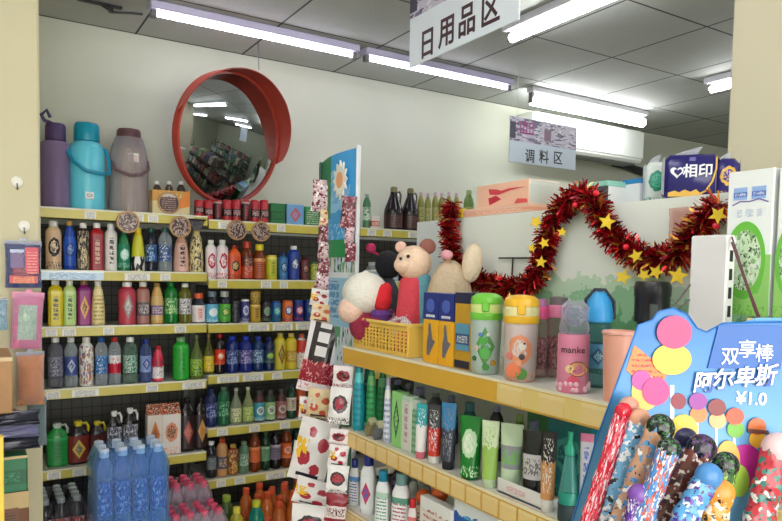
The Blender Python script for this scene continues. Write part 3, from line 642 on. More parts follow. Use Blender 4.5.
# third tier of the sauce bay, seen between sign and basket
for i, (pa, pb, tp, c_) in enumerate(((383, 396, 285, (150,160,160)), (398, 412, 283, (110,120,120)), (414, 428, 286, (170,150,150)))):
    wbox('storage_box', '%s storage box on third tier of the sauce bay' % ('pale grey', 'slate grey', 'rosy grey')[i], 'box', pa, pb, tp, YF+.06, 1.2, .18, plain(c_, .4))
# ------------------------------------------------------------------ convex mirror
c0 = onY(228, 139, 3.62)
nrm = Vector((.42, -1, -.16)).normalized()
Rm = 3.6/FPX*(205-75)/2*1.02
M = nrm.to_track_quat('Z', 'Y').to_matrix().to_4x4()
t = thing('convex_mirror', 'large round convex mirror with red hood standing above the drinks shelf', 'mirror', (c0.x, c0.y, c0.z))
t.rotation_euler = M.to_euler()
# local +Z = outwards, local Y = up
mm = bpy.data.materials.new('mirror_silver'); nt = NT(mm); nt.bsdf(lin((205, 210, 212)), .03, 1)
prof = []
for i in range(13):
    u = i/12; prof.append((max(.003, Rm*.955*(1-u)), .02+.05*(1-(1-u)**2)))
b = MB().lathe(prof, 48); b.build('mirror_glass', mm, t, 60)
redm = plain((172, 62, 48), .38, var=.05, sc=6)
MB().lathe([(Rm*.9,-.02),(Rm*.99,-.012),(Rm*1.0,.02),(Rm*.985,.034),(Rm*.955,.034),(Rm*.95,.02)], 56, close=False).build('rim', redm, t, 50)
MB().lathe([(Rm*.3,-.03),(Rm*.92,-.018),(Rm*.94,-.012)], 40).build('back_shell', plain((120,50,40),.5), t)
# hood: upper arc, deepest at the top
b = MB(); N = 40; a0, a1 = math.radians(-14), math.radians(168)
for i in range(N+1):
    a = a0+(a1-a0)*i/N; u = i/N; dpt = .125*min(1, (math.sin(PI*u**.8))**.5*1.02)+.004
    ca, sa = math.cos(a), math.sin(a)
    for (rr, zz_) in ((1.0, .0), (1.012, dpt*.5), (1.03, dpt), (1.018, dpt), (1.0, dpt*.5), (.988, .0)):
        b.v.append((Rm*rr*ca, Rm*rr*sa, zz_+.01))
for i in range(N):
    for k in range(6):
        l = (k+1) % 6; b.f.append((i*6+k, i*6+6+k, i*6+6+l, i*6+l))
b.f += [(0,1,2,3,4,5), tuple(N*6+k for k in (5,4,3,2,1,0))]
b.build('hood', redm, t, 50)
wr = t.matrix_world
t2 = MB().tube([onY(258, 43, 3.68), onY(259, 70, 3.66)], .0025, 6).build('hanging_wire', plain((90,90,90),.4), None); tag(t2, 'thin wire from ceiling down to the red mirror hood', 'wire')
# stand that holds it up on the shelf
MB().tube([(0,-Rm*.97,-.01),(0,-Rm*1.03,-.02)], .02).build('bracket', redm, t)
# ------------------------------------------------------------------ hanging things on the pillar
yp = 2.898
def hook(px, py, nm):
    p = onY(px, py, yp); t = thing('adhesive_hook', nm, 'hook', p, 0, 'white adhesive hooks on the pillar')
    MB().lathe([(.018,0),(.021,.002),(.020,.006),(.012,.01)], 16, M=Matrix.Rotation(PI/2, 4, 'X')).build('pad', plain((240,236,224),.3), t)
    MB().tube([(0,-.01,-.006),(0,-.016,-.024),(0,-.026,-.03),(0,-.03,-.02)], .003, 6).build('hook', plain((190,190,190),.25,.9), t)
    return p
hk = [hook(17, 182, 'white round hook alone at the top of the pillar'), hook(24, 226, 'white round hook holding the red and navy pack'), hook(28, 343, 'white round hook holding the orange net pack')]
def hang(name, look, pa, pb, y, mat, d=.02, film=None, tilt=0, seed=0, cat='packet'):
    a = onY(pa[0], pa[1], y); c = onY(pb[0], pb[1], y)
    w, h = abs(c.x-a.x), abs(a.z-c.z)
    t = thing(name, look, cat, ((a.x+c.x)/2, y, min(a.z, c.z))); t.rotation_euler = (0, tilt, 0)
    MB().pouch(w*.96, h*.93, d, .04, .003, seed).build('contents', mat, t)
    MB().box(-w/2, w/2, -.0008, .0008, h*.88, h).box(-w*.1, w*.1, -.0008, .0008, h, h+.01).build('header_card', film or mat, t, 0)
    MB().pouch(w, h*.985, d*1.25, .03, .002, seed+5).build('clear_bag', clear((225,225,235), .07, .1), t)
    return t
hang('sock_packet', 'navy and red packet in clear bag hanging from pillar hook', (4, 240), (42, 288), 2.86, lab((34,52,110),(150,28,50),'rect',(150,40,60)), .025, clear((220,225,235), .3), seed=1)
t = [o for o in COL.objects if o.name.startswith('sock_packet')][0]
pw = (onY(42, 260, 2.86).x-onY(4, 260, 2.86).x)/2; ph_ = onY(20, 240, 2.86).z-onY(20, 288, 2.86).z
MB().bbox(-pw*.7, pw*.05, -.0165, -.015, ph_*.42, ph_*.8, .0005).build('blue_print', lab((60,64,130),(150,60,90),'text',(180,190,215),.3), t, 0)
MB().bbox(pw*.1, pw*.8, -.0165, -.015, ph_*.3, ph_*.85, .0005).build('red_print', lab((200,36,56),(230,140,130),'text',(200,36,56),.3,2), t, 0)
MB().bbox(-pw*.75, pw*.75, -.0165, -.015, ph_*.1, ph_*.26, .0005).build('orange_print', lab((190,40,50),(245,170,70),'text',(190,40,50),.3,1), t, 0)
hang('sock_packet', 'pink packet with pale green contents hanging on the pillar', (9, 292), (42, 348), 2.86, lab((226,130,165),(196,214,190),'rect',(150,190,160)), .025, plain((225,130,165),.3), tilt=.05, seed=2)
hang('glove_packet', 'pale blue packet cut by the photo edge on pillar', (-14, 298), (8, 330), 2.83, lab((150,195,205),(110,160,180),'busy',(200,220,225)), .02, clear((220,225,235), .3), seed=3)
hang('net_packet', 'orange netting in clear bag hanging from the lowest pillar hook', (16, 352), (45, 404), 2.84, plain((245,140,80), .7, var=.25, sc=60), .04, clear((220,225,235), .3), seed=4)
hang('net_packet', 'grey-green netting bag hanging below the orange one', (27, 398), (47, 445), 2.88, plain((84,118,112), .6, var=.2, sc=60), .03, clear((160,180,185), .4), seed=5)
# ------------------------------------------------------------------ boxes in the corner below
def cbox(look, pa, pb, ztop, zbot, y, d, mat, name='cardboard_box', flaps=False):
    a = onY(pa, 400, y); c = onY(pb, 400, y)
    t = thing(name, look, 'box', ((a.x+c.x)/2, y+d/2, zbot+.0005)); w = (c.x-a.x)/2
    MB().bbox(-w, w, -d/2, d/2, 0, ztop-zbot, .004).build('carton', mat, t)
    MB().box(-w*1.001, w*1.001, -d/2-.0008, -d/2+.0002, (ztop-zbot)*.93, ztop-zbot).build('tape', plain((196,170,120),.3), t, 0)
    return t, w
kraft = plain((176,134,92), .7, var=.06, sc=30); y = 2.45
za = [onY(20, v, y).z for v in (357, 413, 456, 492, 521)]
zq = za
cbox('brown cardboard box at the top of the corner stack', -60, 13, za[0], za[1], y, .3, kraft)
t = thing('folded_bundle', 'dark blue and violet plastic bags squashed between brown and green boxes', 'bag', ((onY(-20,430,y).x), y+.15, za[2]+.001))
MB().ball((0,0,(za[1]-za[2])*.5), (.17,.15,(za[1]-za[2])*.48), 20, 12).build('bundle', lab((44,46,86),(110,110,150),'busy',(160,160,175),.15), t)
for k in range(3): MB().pouch(.3, .05, .04, .1, .006, k).build('fold', clear((150,150,190), .4) if k%2 else plain((30,32,48),.2), t).location = (0.02, -.13-.006*k, .015+.04*k)
cbox('green cardboard box under the dark plastic bundle', -60, 27, za[2], za[3], y, .3, lab((24,110,70),(16,90,56),'band',(30,130,84)))
t, w_ = cbox('dark brown cardboard box at the bottom of the corner stack', -60, 28, za[3], .0, y, .3, plain((120,80,60), .7))
MB().box(w_-.09, w_-.03, -.1515, -.1505, za[3]-.13, za[3]-.05).build('printed_mark', lab((120,80,60),(50,34,30),'text',(120,80,60)), t, 0)
e = onY(2, 437, 1.9)
t = boxy('yellow_board', 'bright yellow upright strip at the lower edge of the photo', 'board', e.x-.3, onY(4, 480, 1.9).x, 1.9, 1.93, 0, e.z, plain((225,190,60),.4))
# ------------------------------------------------------------------ packs on the floor
def pack(name, look, x0, y0, z0, nx, ny, r, h, shape, body, lb, cap, film, levels=1, cat='drink pack', group=None):
    t = thing(name, look, cat, (x0, y0, z0+.001), 0, group)
    prof, ls, cp, p, asp = SH[shape]; W, Dp = nx*2*r, ny*2*r
    src = None
    for i in range(nx):
        for j in range(ny):
            loc = (r+2*r*i, r+2*r*j, 0)
            if src is None:
                bo = MB().lathe([(a*r*.97, z*h) for a, z in prof], 14, p, asp).build('bottle', body, t, loc=loc)
                if lb: MB().lathe([(r*.985*rat(prof, ls[0]), ls[0]*h), (r*.985*rat(prof, ls[1]), ls[1]*h)], 14, p, asp, close=False).build('wrap_label', lb, bo)
                z0_, z1_, cr = cp; MB().lathe([(cr*r, z0_*h), (cr*r, z1_*h-.002), (cr*r*.85, z1_*h)], 10).build('cap', cap, bo)
                src = bo
            else:
                q = dup(src, t); q.location = loc
    b = MB(); e_ = .004
    n = 6; rn = random.Random(int(x0*100))
    def ring(z, g):
        pts = []
        for k in range(10): pts.append((W*k/10, -g))
        for k in range(6): pts.append((W+g, Dp*k/6))
        for k in range(10): pts.append((W-W*k/10, Dp+g))
        for k in range(6): pts.append((-g, Dp-Dp*k/6))
        return [(x+rn.uniform(-.004, .004)-(x-W/2)*.0, y_+rn.uniform(-.004,.004), z) for x, y_ in pts]
    zs = [0, h*.2, h*.5, h*.78]; R_ = [ring(z, e_) for z in zs]
    top = [(W/2+(x-W/2)*.88, Dp/2+(y_-Dp/2)*.84, h*.96) for x, y_, z in ring(0, 0)]
    R_.append(top); m_ = len(R_[0])
    for g in R_: b.v += g
    for q in range(len(R_)-1):
        for k in range(m_): l = (k+1) % m_; b.f.append((q*m_+k, q*m_+l, q*m_+m_+l, q*m_+m_+k))
    b.build('shrink_wrap', film, t, 50)
    return t
wb = clear((120,190,245), .2, .08); wl = lab((50,110,200),(20,80,170),'busy',(150,190,235)); film = clear((170,210,245), .13, .07)
X0 = .425
pack('water_pack', 'shrink-wrapped pack of blue water bottles, upper one of the stack', X0, 2.98, .372, 4, 3, .0365, .37, 'pet', wb, wl, cm((200,215,235)), film, group='packs of water bottles')
pack('water_pack', 'shrink-wrapped pack of blue water bottles standing on the floor', X0, 2.98, 0, 4, 3, .0365, .37, 'pet', wb, wl, cm((200,215,235)), film, group='packs of water bottles')
dkc = clear((30,26,30), .9, .1)
pack('cola_pack', 'wrapped pack of dark cola bottles beside the pillar, upper one', .225, 3.24, .245, 3, 4, .032, .235, 'pet', dkc, lab((190,30,44),(230,225,225),'busy',(60,60,66)), cm((150,160,160)), clear((225,225,230), .03, .12), group='cola packs')
pack('cola_pack', 'wrapped pack of dark cola bottles beside the pillar, on the floor', .225, 3.24, 0, 3, 4, .032, .235, 'pet', dkc, lab((190,30,44),(230,225,225),'busy',(60,60,66)), cm((150,160,160)), clear((225,225,230), .03, .12), group='cola packs')
pk = clear((215,200,210), .35, .1)
pack('water_pack', 'pack of clear bottles with pink caps beside the blue water, front one', .735, 3.03, .12, 4, 3, .033, .27, 'pet', pk, lab((220,205,215),(205,90,120),'busy',(230,225,230)), cm((215,80,110)), clear((230,215,225), .15, .12), group='packs with pink caps')
pack('water_pack', 'pack of clear bottles with pink caps standing behind the front one', .735, 3.27, .12, 4, 3, .033, .335, 'pet', pk, lab((220,205,215),(205,90,120),'busy',(230,225,230)), cm((215,80,110)), clear((230,215,225), .15, .12), group='packs with pink caps')
boxy('cardboard_tray', 'flat cardboard tray under the bottles with pink caps', 'tray', .73, 1.005, 3.02, 3.50, 0, .118, kraft)
def fl(px, top, y, r, body, lb, cap, look, h=.31, kind='drink_bottle'):
    p = onY(px, top, y); z = p.z-h
    return bottle(kind, look, 'bottle', (p.x, y, .001), r, p.z, 'pet', body, lb, cap, 'large bottles standing on the floor', lz=(.2,.6))
ye = clear((190,180,60), .7); 
fl(208.5, 499, 3.40, .038, clear((120,130,60),.6), lab((150,150,70),(200,210,190),'busy',(90,110,60)), cm((215,220,225)), 'large yellowish bottle with white cap on the floor')
fl(214.5, 511, 3.26, .036, ye, lab((205,190,60),(90,120,40),'busy',(230,220,120)), cm((225,205,70)), 'large yellow bottle with yellow cap, nearest the pink caps')
fl(226.5, 495, 3.42, .040, clear((80,110,50),.7), lab((110,130,50),(200,200,80),'busy',(230,220,120)), cm((150,175,60)), 'large olive bottle with green-yellow cap')
fl(236.5, 507, 3.28, .038, ye, lab((210,195,70),(70,80,50),'band',(230,220,120)), cm((215,205,70)), 'large yellow bottle behind the emerald one')
fl(256.5, 500, 3.24, .040, clear((20,130,110),.8), lab((30,140,110),(160,200,70),'busy',(20,90,80)), cm((205,215,60)), 'large emerald bottle with bright yellow cap')
oi = 0
ob = clear((205,110,50), .75, .15); olb = lab((210,84,44),(160,50,40),'busy',(225,160,100)); src = None
for j, (yv, n_) in enumerate(((3.44, 5), (3.36, 5), (3.28, 4), (3.20, 4))):
    for k in range(n_):
        x = 1.235+.075*k+(j % 2)*.036+ (0 if j < 2 else .055); oi += 1
        if src is None:
            src = bottle('drink_bottle', 'orange bottle with orange cap in the crowd on the floor', 'bottle', (x, yv, .001), .034, .335, 'pet', ob, olb, cm((215,86,50)), 'orange bottles crowded on the floor', lz=(.2,.66)); q = src
        else:
            q = dup(src); q.location = (x, yv, .001); q.scale = (1, 1, 1+.05*((oi*7) % 3-1))
# ------------------------------------------------------------------ gondola
XF, XB = 1.1, 1.42
def boardmat():
    mt = bpy.data.materials.new('printed_board'); t = NT(mt); tc = t.n('ShaderNodeTexCoord'); o = t.sep(tc.outputs['Object'])
    n, _ = t.noise(tc.outputs['Object'], 9, 4); n2, _ = t.noise(tc.outputs['Object'], 55, 3)
    zz_ = t.m('ADD', o[2], t.m('MULTIPLY_ADD', n, .16, t.m('MULTIPLY', n2, .05)))
    c = t.mix(n, lin((232, 236, 226)), lin((240, 242, 234)))
    c = t.mix(t.m('LESS_THAN', zz_, 1.60), c, lin((196, 220, 192))); c = t.mix(t.m('LESS_THAN', zz_, 1.565), c, lin((146, 192, 150))); c = t.mix(t.m('LESS_THAN', zz_, 1.52), c, lin((100, 158, 112)))
    c = t.mix(t.m('GREATER_THAN', o[1], 1.50), c, lin((236, 240, 230))); c = t.mix(t.m('GREATER_THAN', o[1], 1.93), c, lin((226, 232, 228)))
    t.bsdf(c, .45); return mt
ory = plain((222, 172, 62), .35, var=.03); pal = plain((232, 206, 130), .35, var=.03)
tagp = lab((236, 206, 140), (190, 140, 90), 'text', (240, 215, 160), .4)
t = thing('gondola_shelf', 'white aisle shelving with orange-yellow price rails and printed back board', 'shelf', (0, 0, 0))
whm = plain((226, 226, 216), .4)
MB().box(XB, XB+.03, .0, 2.12, .1, 1.693).build('back_board', boardmat(), t, 0)
MB().box(XB+.031, 1.80, 0, 2.12, 1.66, 1.693).build('top_board', whm, t, 0)
MB().box(XB+.03, 1.44+.03, .0, 2.12, .1, 1.659).box(XF+.02, 1.8, 0, 2.1, 0, .1).build('base', whm, t, 0)
for zs in (1.242, .957, .68, .36):
    MB().bbox(XF+.006, XB-.001, .72, 2.08, zs-.03, zs, .003).build('shelf', whm, t)
    r = MB().bbox(XF-.008, XF+.005, .72, 2.08, zs-.056, zs+.002, .002).build('price_rail', ory, t)
    MB().box(XF-.0085, XF-.004, .72, 2.08, zs-.003, zs+.004).build('rail_edge', plain((236,228,200),.3), r, 0)
    rn = random.Random(int(zs*100)); y = 2.03 if zs < 1 else 1.25
    if zs > 1: MB().box(XF-.0092, XF-.0078, .72, 1.262, zs-.05, zs-.005).build('pale_strip', pal, r, 0)
    while y > .8:
        wd = .075 if zs > 1 else .058
        MB().box(XF-.0105, XF-.0085, y-wd, y, zs-.05, zs-.007).build('price_tag', tagp, r, 0); y -= wd+(rn.choice((.03, .06, .05)) if zs > 1 else .008)
    for yy in (2.05, 1.4, .76): MB().add([(XB-.001,yy,zs-.03),(XB-.001,yy,zs-.12),(XF+.1,yy,zs-.03),(XB-.001,yy+.003,zs-.03),(XB-.001,yy+.003,zs-.12),(XF+.1,yy+.003,zs-.03)], [(0,1,2),(5,4,3),(0,3,4,1),(1,4,5,2),(2,5,3,0)]).build('shelf_bracket', whm, t, 0)
# the next section of the gondola towards the camera
for zs in (1.43, 1.1, .8, .45):
    MB().bbox(1.2, XB-.001, .0, .70, zs-.03, zs, .003).build('shelf', whm, t)
    MB().bbox(1.188, 1.199, .0, .70, zs-.05, zs+.002, .002).build('price_rail', pal, t)
# slotted upright
a = onX(691, 236, 1.24); c = onX(728, 236, 1.24); 
t = thing('shelf_upright', 'white slotted metal upright post rising beside the milk cartons', 'post', (1.24, 0, 0))
U = MB().bbox(0, .028, c.y, a.y, 0, a.z, .003).build('post', plain((228,226,226), .35, var=.015), t)
b = MB(); zz = a.z-.03
while zz > 1.2: b.box(.009, .019, c.y-.0006, c.y+.001, zz-.022, zz); zz -= .036
b.build('slot_mesh', plain((26,26,26), .6), t, 0); upy0, upy1, upz = c.y, a.y, a.z
# ------------------------------------------------------------------ item helpers for the gondola
def gpos(px, top, X, zb):
    p = onX(px, top, X); return Vector((X, p.y, zb+.0008)), p.z-zb, dep(p)
RZ = -PI/2
def gbottle(kind, look, cat, px, w, top, X, zb, shape, body, lb, cap, group=None, rz=-1.0, lz=None):
    loc, h, D = gpos(px, top, X, zb); r = w*D/FPX/2
    return bottle(kind, look, cat, loc, r, h, shape, body, lb, cap, group, rz, lz=lz), r, h
def gbox(kind, look, cat, pa, pb, top, X, zb, d, mat, group=None, name='carton', rz=RZ):
    """px range of the face that looks towards the aisle"""
    a = onX(pa, top, X); c = onX(pb, top, X); w = abs(a.y-c.y)/2; h = (a.z+c.z)/2-zb
    t = thing(kind, look, cat, (X+d/2, (a.y+c.y)/2, zb+.0008), rz, group)
    MB().bbox(-w, w, -d/2, d/2, 0, h, .0015).build(name, mat, t, 30)
    return t, w, h
def bend(o, R):
    for v in o.data.vertices:
        a = v.co.x/R; rr = R-v.co.y; v.co.x = rr*math.sin(a); v.co.y = -rr*math.cos(a)
S1, S2, S3 = 1.242, .957, .68
# basket
ya = onX(354, 330, 1.13).y; yb = onX(408, 340, 1.13).y; ht = .098
t = thing('plastic_basket', 'yellow lattice plastic basket at the far end of the upper shelf', 'basket', (1.13, ya, S1+.001), RZ)
L = ya-yb; Wd = .26; b = MB()
fl_ = .012
def wall(b, P0, P1, thick=.003):
    """latticed wall between two base points, leaning out a little"""
    P0, P1 = Vector(P0), Vector(P1); d = (P1-P0); ln = d.length; d.normalize(); nrm_ = Vector((d.y, -d.x, 0))
    M_ = Matrix((d.to_4d(), nrm_.to_4d(), Vector((0,0,1,0)), Vector((0,0,0,1)))).transposed(); M_.translation = P0
    for m_ in range(3): M_[3][m_] = 0
    M_[3][3] = 1
    b.box(0, ln, -thick, thick, 0, .012, M_).box(0, ln, -thick, thick, ht-.018, ht, M_)
    for k in range(1, 6): b.box(0, ln, -thick*.6, thick*.6, .012+k*.0115, .012+k*.0115+.004, M_)
    n_ = int(ln/.021)
    for k in range(n_+1): x = k*ln/n_; b.box(max(0, x-.0035), min(ln, x+.0035), -thick*.8, thick*.8, .01, ht-.015, M_)
wall(b, (0,0,0), (L,0,0)); wall(b, (L,Wd,0), (0,Wd,0)); wall(b, (0,Wd,0), (0,0,0))
yb_ = plain((238,196,88), .4, var=.03); b.build('lattice', yb_, t, 0)
MB().box(0, L, 0, Wd, 0, .004).build('bottom', yb_, t, 0)
MB().bbox(L-.003, L+.004, -.002, Wd, 0, ht, .002).build('end_panel', yb_, t)
MB().tube([(-.005,-.005,ht),(L+.006,-.005,ht),(L+.006,Wd+.005,ht),(-.005,Wd+.005,ht)], .006, 8, True).build('rim', plain((242,204,104), .35), t)
bx = t
# papers in the basket
for i, (px, py, c_, rz_, tl) in enumerate(((404, 310, (235,215,222), -1.2, -.5), (388, 322, (225,160,170), -1.4, -.3), (412, 318, (232,228,226), -.9, -.6))):
    p = onX(px, py, 1.2+.03*i); q = thing('snack_bag', '%s printed packet lying in yellow basket' % ('white', 'pale pink', 'grey-white')[i], 'packet', (p.x, p.y, S1+.055+.004*i)); q.rotation_euler = (0, tl, rz_)
    MB().pouch(.10, .07, .022, .08, .003, i).build('packet', lab(c_, (160,60,110), 'busy', WH, .3, i), q)
# plush toys
fur = lambda c: plain(c, .9, var=.05, sc=90, bump=.6)
p = onX(365, 312, 1.15); k = dep(p)/FPX
t = thing('plush_toy', 'plush toy with big white rounded hat sitting in yellow basket', 'plush toy', (p.x, p.y, S1+.02), -.55)
MB().ball((0,0,.055), (.055,.05,.055)).build('body', fur((150,40,66)), t)
zt = onX(364, 272, 1.15).z-(S1+.02)
b = MB().ball((0,0,zt-.072), (.080,.076,.072), 28, 16); b.ball((0,0,zt-.004), (.012,.012,.01)); b.build('hat', fur((240,236,224)), t, 60)
MB().ball((-.048,-.01,zt-.13), (.046,.046,.046), 20, 12).build('head', fur((236,200,180)), t, 60)
MB().ball((.03,-.055,.07), (.04,.02,.02)).build('scarf', fur((150,30,70)), t)
t = thing('plush_toy', 'small red plush bud with violet collar beside the white hat', 'plush toy', onX(381, 320, 1.18), -.7)
MB().ball((0,0,.075), (.036,.034,.048), 18, 12).ball((-.018,-.008,.1), (.02,.02,.028)).ball((.018,-.008,.1), (.02,.02,.028)).build('bud', fur((214,36,48)), t, 60)
MB().lathe([(.02,-.02),(.03,.0),(.036,.02),(.03,.034)], 18).build('collar', fur((104,60,140)), t)
p = onX(413, 295, 1.24)
t = thing('plush_toy', 'cream bear plush with brown ear, red and teal outfit', 'plush toy', (p.x, p.y, S1+.02), -.7)
zc = onX(413, 263, 1.24).z-(S1+.02)
MB().ball((0,0,zc), (.060,.055,.058), 24, 14).ball((-.03,-.03,zc-.008), (.032,.03,.028)).build('head', fur((240,208,180)), t, 60)
MB().ball((.045,.0,zc+.055), (.028,.018,.026)).build('ear', fur((150,96,84)), t, 60); MB().ball((-.045,.01,zc+.052), (.02,.014,.02)).build('ear', fur((232,190,170)), t, 60)
MB().lathe([(.06,-.02),(.062,.04),(.045,zc-.06),(.025,zc-.035)], 20, asp=.8).build('body', fur((214,70,84)), t, 60)
MB().lathe([(.034,-.02),(.034,.05),(.026,zc-.05),(.012,zc-.036)], 16, asp=.9, M=Matrix.Translation((.038,-.012,0))).build('vest', fur((96,156,172)), t, 60)
MB().ball((-.035,-.063,zc+.012), .005).ball((-.012,-.056,zc+.02), .006).build('eye', plain((30,24,24),.2), t)
p = onX(388, 290, 1.36)
t = thing('plush_toy', 'black-eared plush toy with pink pompoms behind the cream bear', 'plush toy', (p.x, p.y, S1+.001), -.7)
zc = onX(388, 265, 1.36).z-S1
MB().ball((0,0,zc), (.052,.045,.055), 20, 12).build('head', fur((38,36,42)), t, 60); MB().ball((0,0,zc*.4), (.05,.045,zc*.45), 18, 12).build('body', fur((70,72,80)), t, 60)
for px, py in ((381,249), (404,244)):
    q = onX(px, py, 1.36); dy = p.y-q.y
    MB().tube([(dy*.4,0,zc+.03),(dy*1.2,0,q.z-S1-.01)], .004).ball((dy*1.2,0,q.z-S1), (.02,.02,.02)).build('pompom', fur((214,60,110)), t, 60)
p = onX(456, 290, 1.30)
t = thing('plush_toy', 'beige plush toy with long upright cream ear below the tinsel', 'plush toy', (p.x, p.y, S1+.001), -.7)
z2 = onX(461, 262, 1.30).z-S1
MB().ball((.014,-.02,z2), (.032,.026,.062), 20, 14, Matrix.Rotation(.12, 4, 'Y')).build('ear', fur((234,214,184)), t, 60)
MB().ball((-.02,0,z2*.52), (.075,.06,z2*.5), 24, 14).build('body', fur((206,184,154)), t, 60)
MB().ball((-.03,-.03,z2+.02), (.02,.018,.016)).build('paw', fur((226,160,170)), t, 60)
# yellow-blue toothpaste cartons
nv = plain((30,48,130), .3); yl = plain((240,178,36), .35)
def pcarton(pa, pb, top, look, X, d):
    t, w, h = gbox('toothbrush_carton', look, 'box', pa, pb, top, X, S1, d, yl, 'yellow and navy cartons')
    MB().bbox(-w*1.02, w*1.02, -d/2-.0008, d/2+.0008, h*.62, h*1.001, .001).build('navy_band', nv, t)
    f = -d/2-.0012
    MB().lathe([(.0,-.0005),(w*.55,-.0005),(w*.55,.0005),(0,.0005)], 16, M=Matrix.Translation((0, f, h*.82)) @ Matrix.Rotation(PI/2,4,'X')).build('round_emblem', plain((70,96,180),.3), t)
    MB().box(-w*.6, w*.6, f, f+.0006, h*.655, h*.69).build('white_print', lab(WH,nv and (150,160,210),'text'), t, 0)
    # a walking grey bird printed on the lower half
    s = w*.8
    MB().poly([(-s*.5,h*.12),(-s*.1,h*.1),(s*.3,h*.2),(s*.9,h*.32),(s*.4,h*.34),(s*.2,h*.45),(s*.05,h*.56),(-s*.25,h*.57),(-s*.3,h*.5),(-s*.25,h*.42),(-s*.5,h*.3)], f, f+.0007).build('printed_bird', plain((110,104,120),.4), t, 0)
    return t
pcarton(424, 438.5, 293, 'yellow carton with navy top, farther of the pair beside the basket', 1.125, .05)
pcarton(439.5, 454, 294, 'yellow carton with navy top, nearer of the pair beside the basket', 1.125, .05)
t, w, h = gbox('gift_carton', 'dark navy and gold carton with clear front beside green cup', 'box', 455.5, 472, 293, 1.125, S1, .07, plain((196,150,40), .35))
MB().bbox(-w*1.02, w*1.02, -.036, .036, h*.86, h*1.001, .001).build('navy_band', plain((24,32,70),.3), t)
MB().box(-w*.8, w*.8, -.0365, -.0352, h*.25, h*.6).build('label_panel', lab((90,150,180),(30,80,130),'band',WH), t, 0)
MB().box(-w*.9, w*.9, -.0365, -.0352, h*.02, h*.12).build('foot_band', plain((40,40,60),.3), t, 0)
# drinking cups
def sipcup(px, w, top, c, c2, look, pr):
    loc, h, D = gpos(px, top, 1.145, S1); r = w*D/FPX/2
    t = thing('drinking_cup', look, 'cup', loc, -.75, 'flip-lid cups')
    MB().lathe([(r*.82,0),(r*.9,.006),(r*.94,h*.2),(r,h*.62),(r,h*.7)], 28).build('body', pr, t)
    MB().lathe([(r*1.03,h*.68),(r*1.06,h*.69),(r*1.06,h*.76),(r*1.03,h*.765)], 28).build('collar', c, t)
    MB().lathe([(r*1.0,h*.766),(r*1.02,h*.78),(r*1.02,h*.87),(r*.99,h*.875)], 28).build('band', c2, t)
    b = MB().lathe([(r*1.02,h*.876),(r*1.03,h*.9),(r*.98,h*.96),(r*.7,h*1.0),(r*.3,h*1.01)], 28); b.build('flip_lid', c, t)
    MB().bbox(-r*.25, r*.25, -r*1.12, -r*.95, h*.78, h*.9, .003).build('latch', c, t)
    return t, r, h
def spots(t, r, h, lst):
    for a, z, s, c in lst:
        M_ = Matrix.Rotation(a, 4, 'Z') @ Matrix.Translation((0, -r*.97, z*h)) @ Matrix.Rotation(PI/2, 4, 'X')
        MB().lathe([(.0004,-.004),(s,-.004),(s*.9,.002),(.0004,.0032)], 14, M=M_).build('printed_spot', plain(c,.35), t)
t, r, h = sipcup(487, 31, 294, plain((120,205,70),.3), plain((222,236,150),.35), 'frosted cup with bright green flip lid and frog-like print', lab((178,194,186),(90,150,80),'dia',(160,190,180),.3))
spots(t, r, h, [(-.1,.42,.011,(80,170,70)),(.05,.27,.016,(90,180,80)),(-.75,.2,.007,(60,110,50)),(.2,.5,.005,(230,235,230)),(-.3,.5,.006,(90,130,200)),(-.6,.33,.009,(200,190,170)),(.6,.15,.008,(200,150,60)),(.1,.1,.01,(60,140,60))])
t, r, h = sipcup(522, 34, 296, plain((248,190,50),.3), plain((240,232,170),.35), 'frosted cup with yellow-orange flip lid and flower print', lab((204,186,182),(232,150,110),'blob',(220,205,200),.3,2))
spots(t, r, h, [(.12,.42,.010,(238,232,220)),(.22,.45,.004,(60,50,50)),(-.4,.14,.02,(236,130,90)),(.1,.1,.015,(90,150,70)),(-.7,.3,.010,(225,130,120)),(.1,.3,.008,(70,70,70)),(-.1,.22,.009,(236,160,120))])
# pink clear tumblers behind
for i, (px, w, top, X) in enumerate(((540, 19, 299, 1.235), (559, 22, 297, 1.275))):
    loc, h, D = gpos(px, top, X, S1); r = w*D/FPX/2
    t = thing('drinking_cup', 'clear patterned tumbler with pink lid, %s one' % ('beside the yellow-lidded cup, the first' , 'behind the monkey cup, a second')[i], 'cup', loc, -.8, 'pink-lidded tumblers')
    MB().lathe([(r*.85,0),(r*.92,.01),(r,h*.7),(r*.95,h*.74)], 24).build('body', clear((215,175,180),.12), t)
    MB().lathe([(r*.86,.02),(r*.94,h*.5)], 24, close=False).build('print', lab((180,130,130),(90,70,70),'busy',(215,180,180)), t)
    MB().lathe([(r*.98,h*.745),(r*1.02,h*.76),(r*1.02,h*.88),(r*.9,h*.9)], 24).build('lid', plain(((214,80,130),(222,130,165))[i],.3), t)
    MB().lathe([(r*.8,h*.9),(r*.82,h*.99),(r*.6,h)], 20).build('top', plain(((170,110,150),(120,110,112))[i],.3), t)
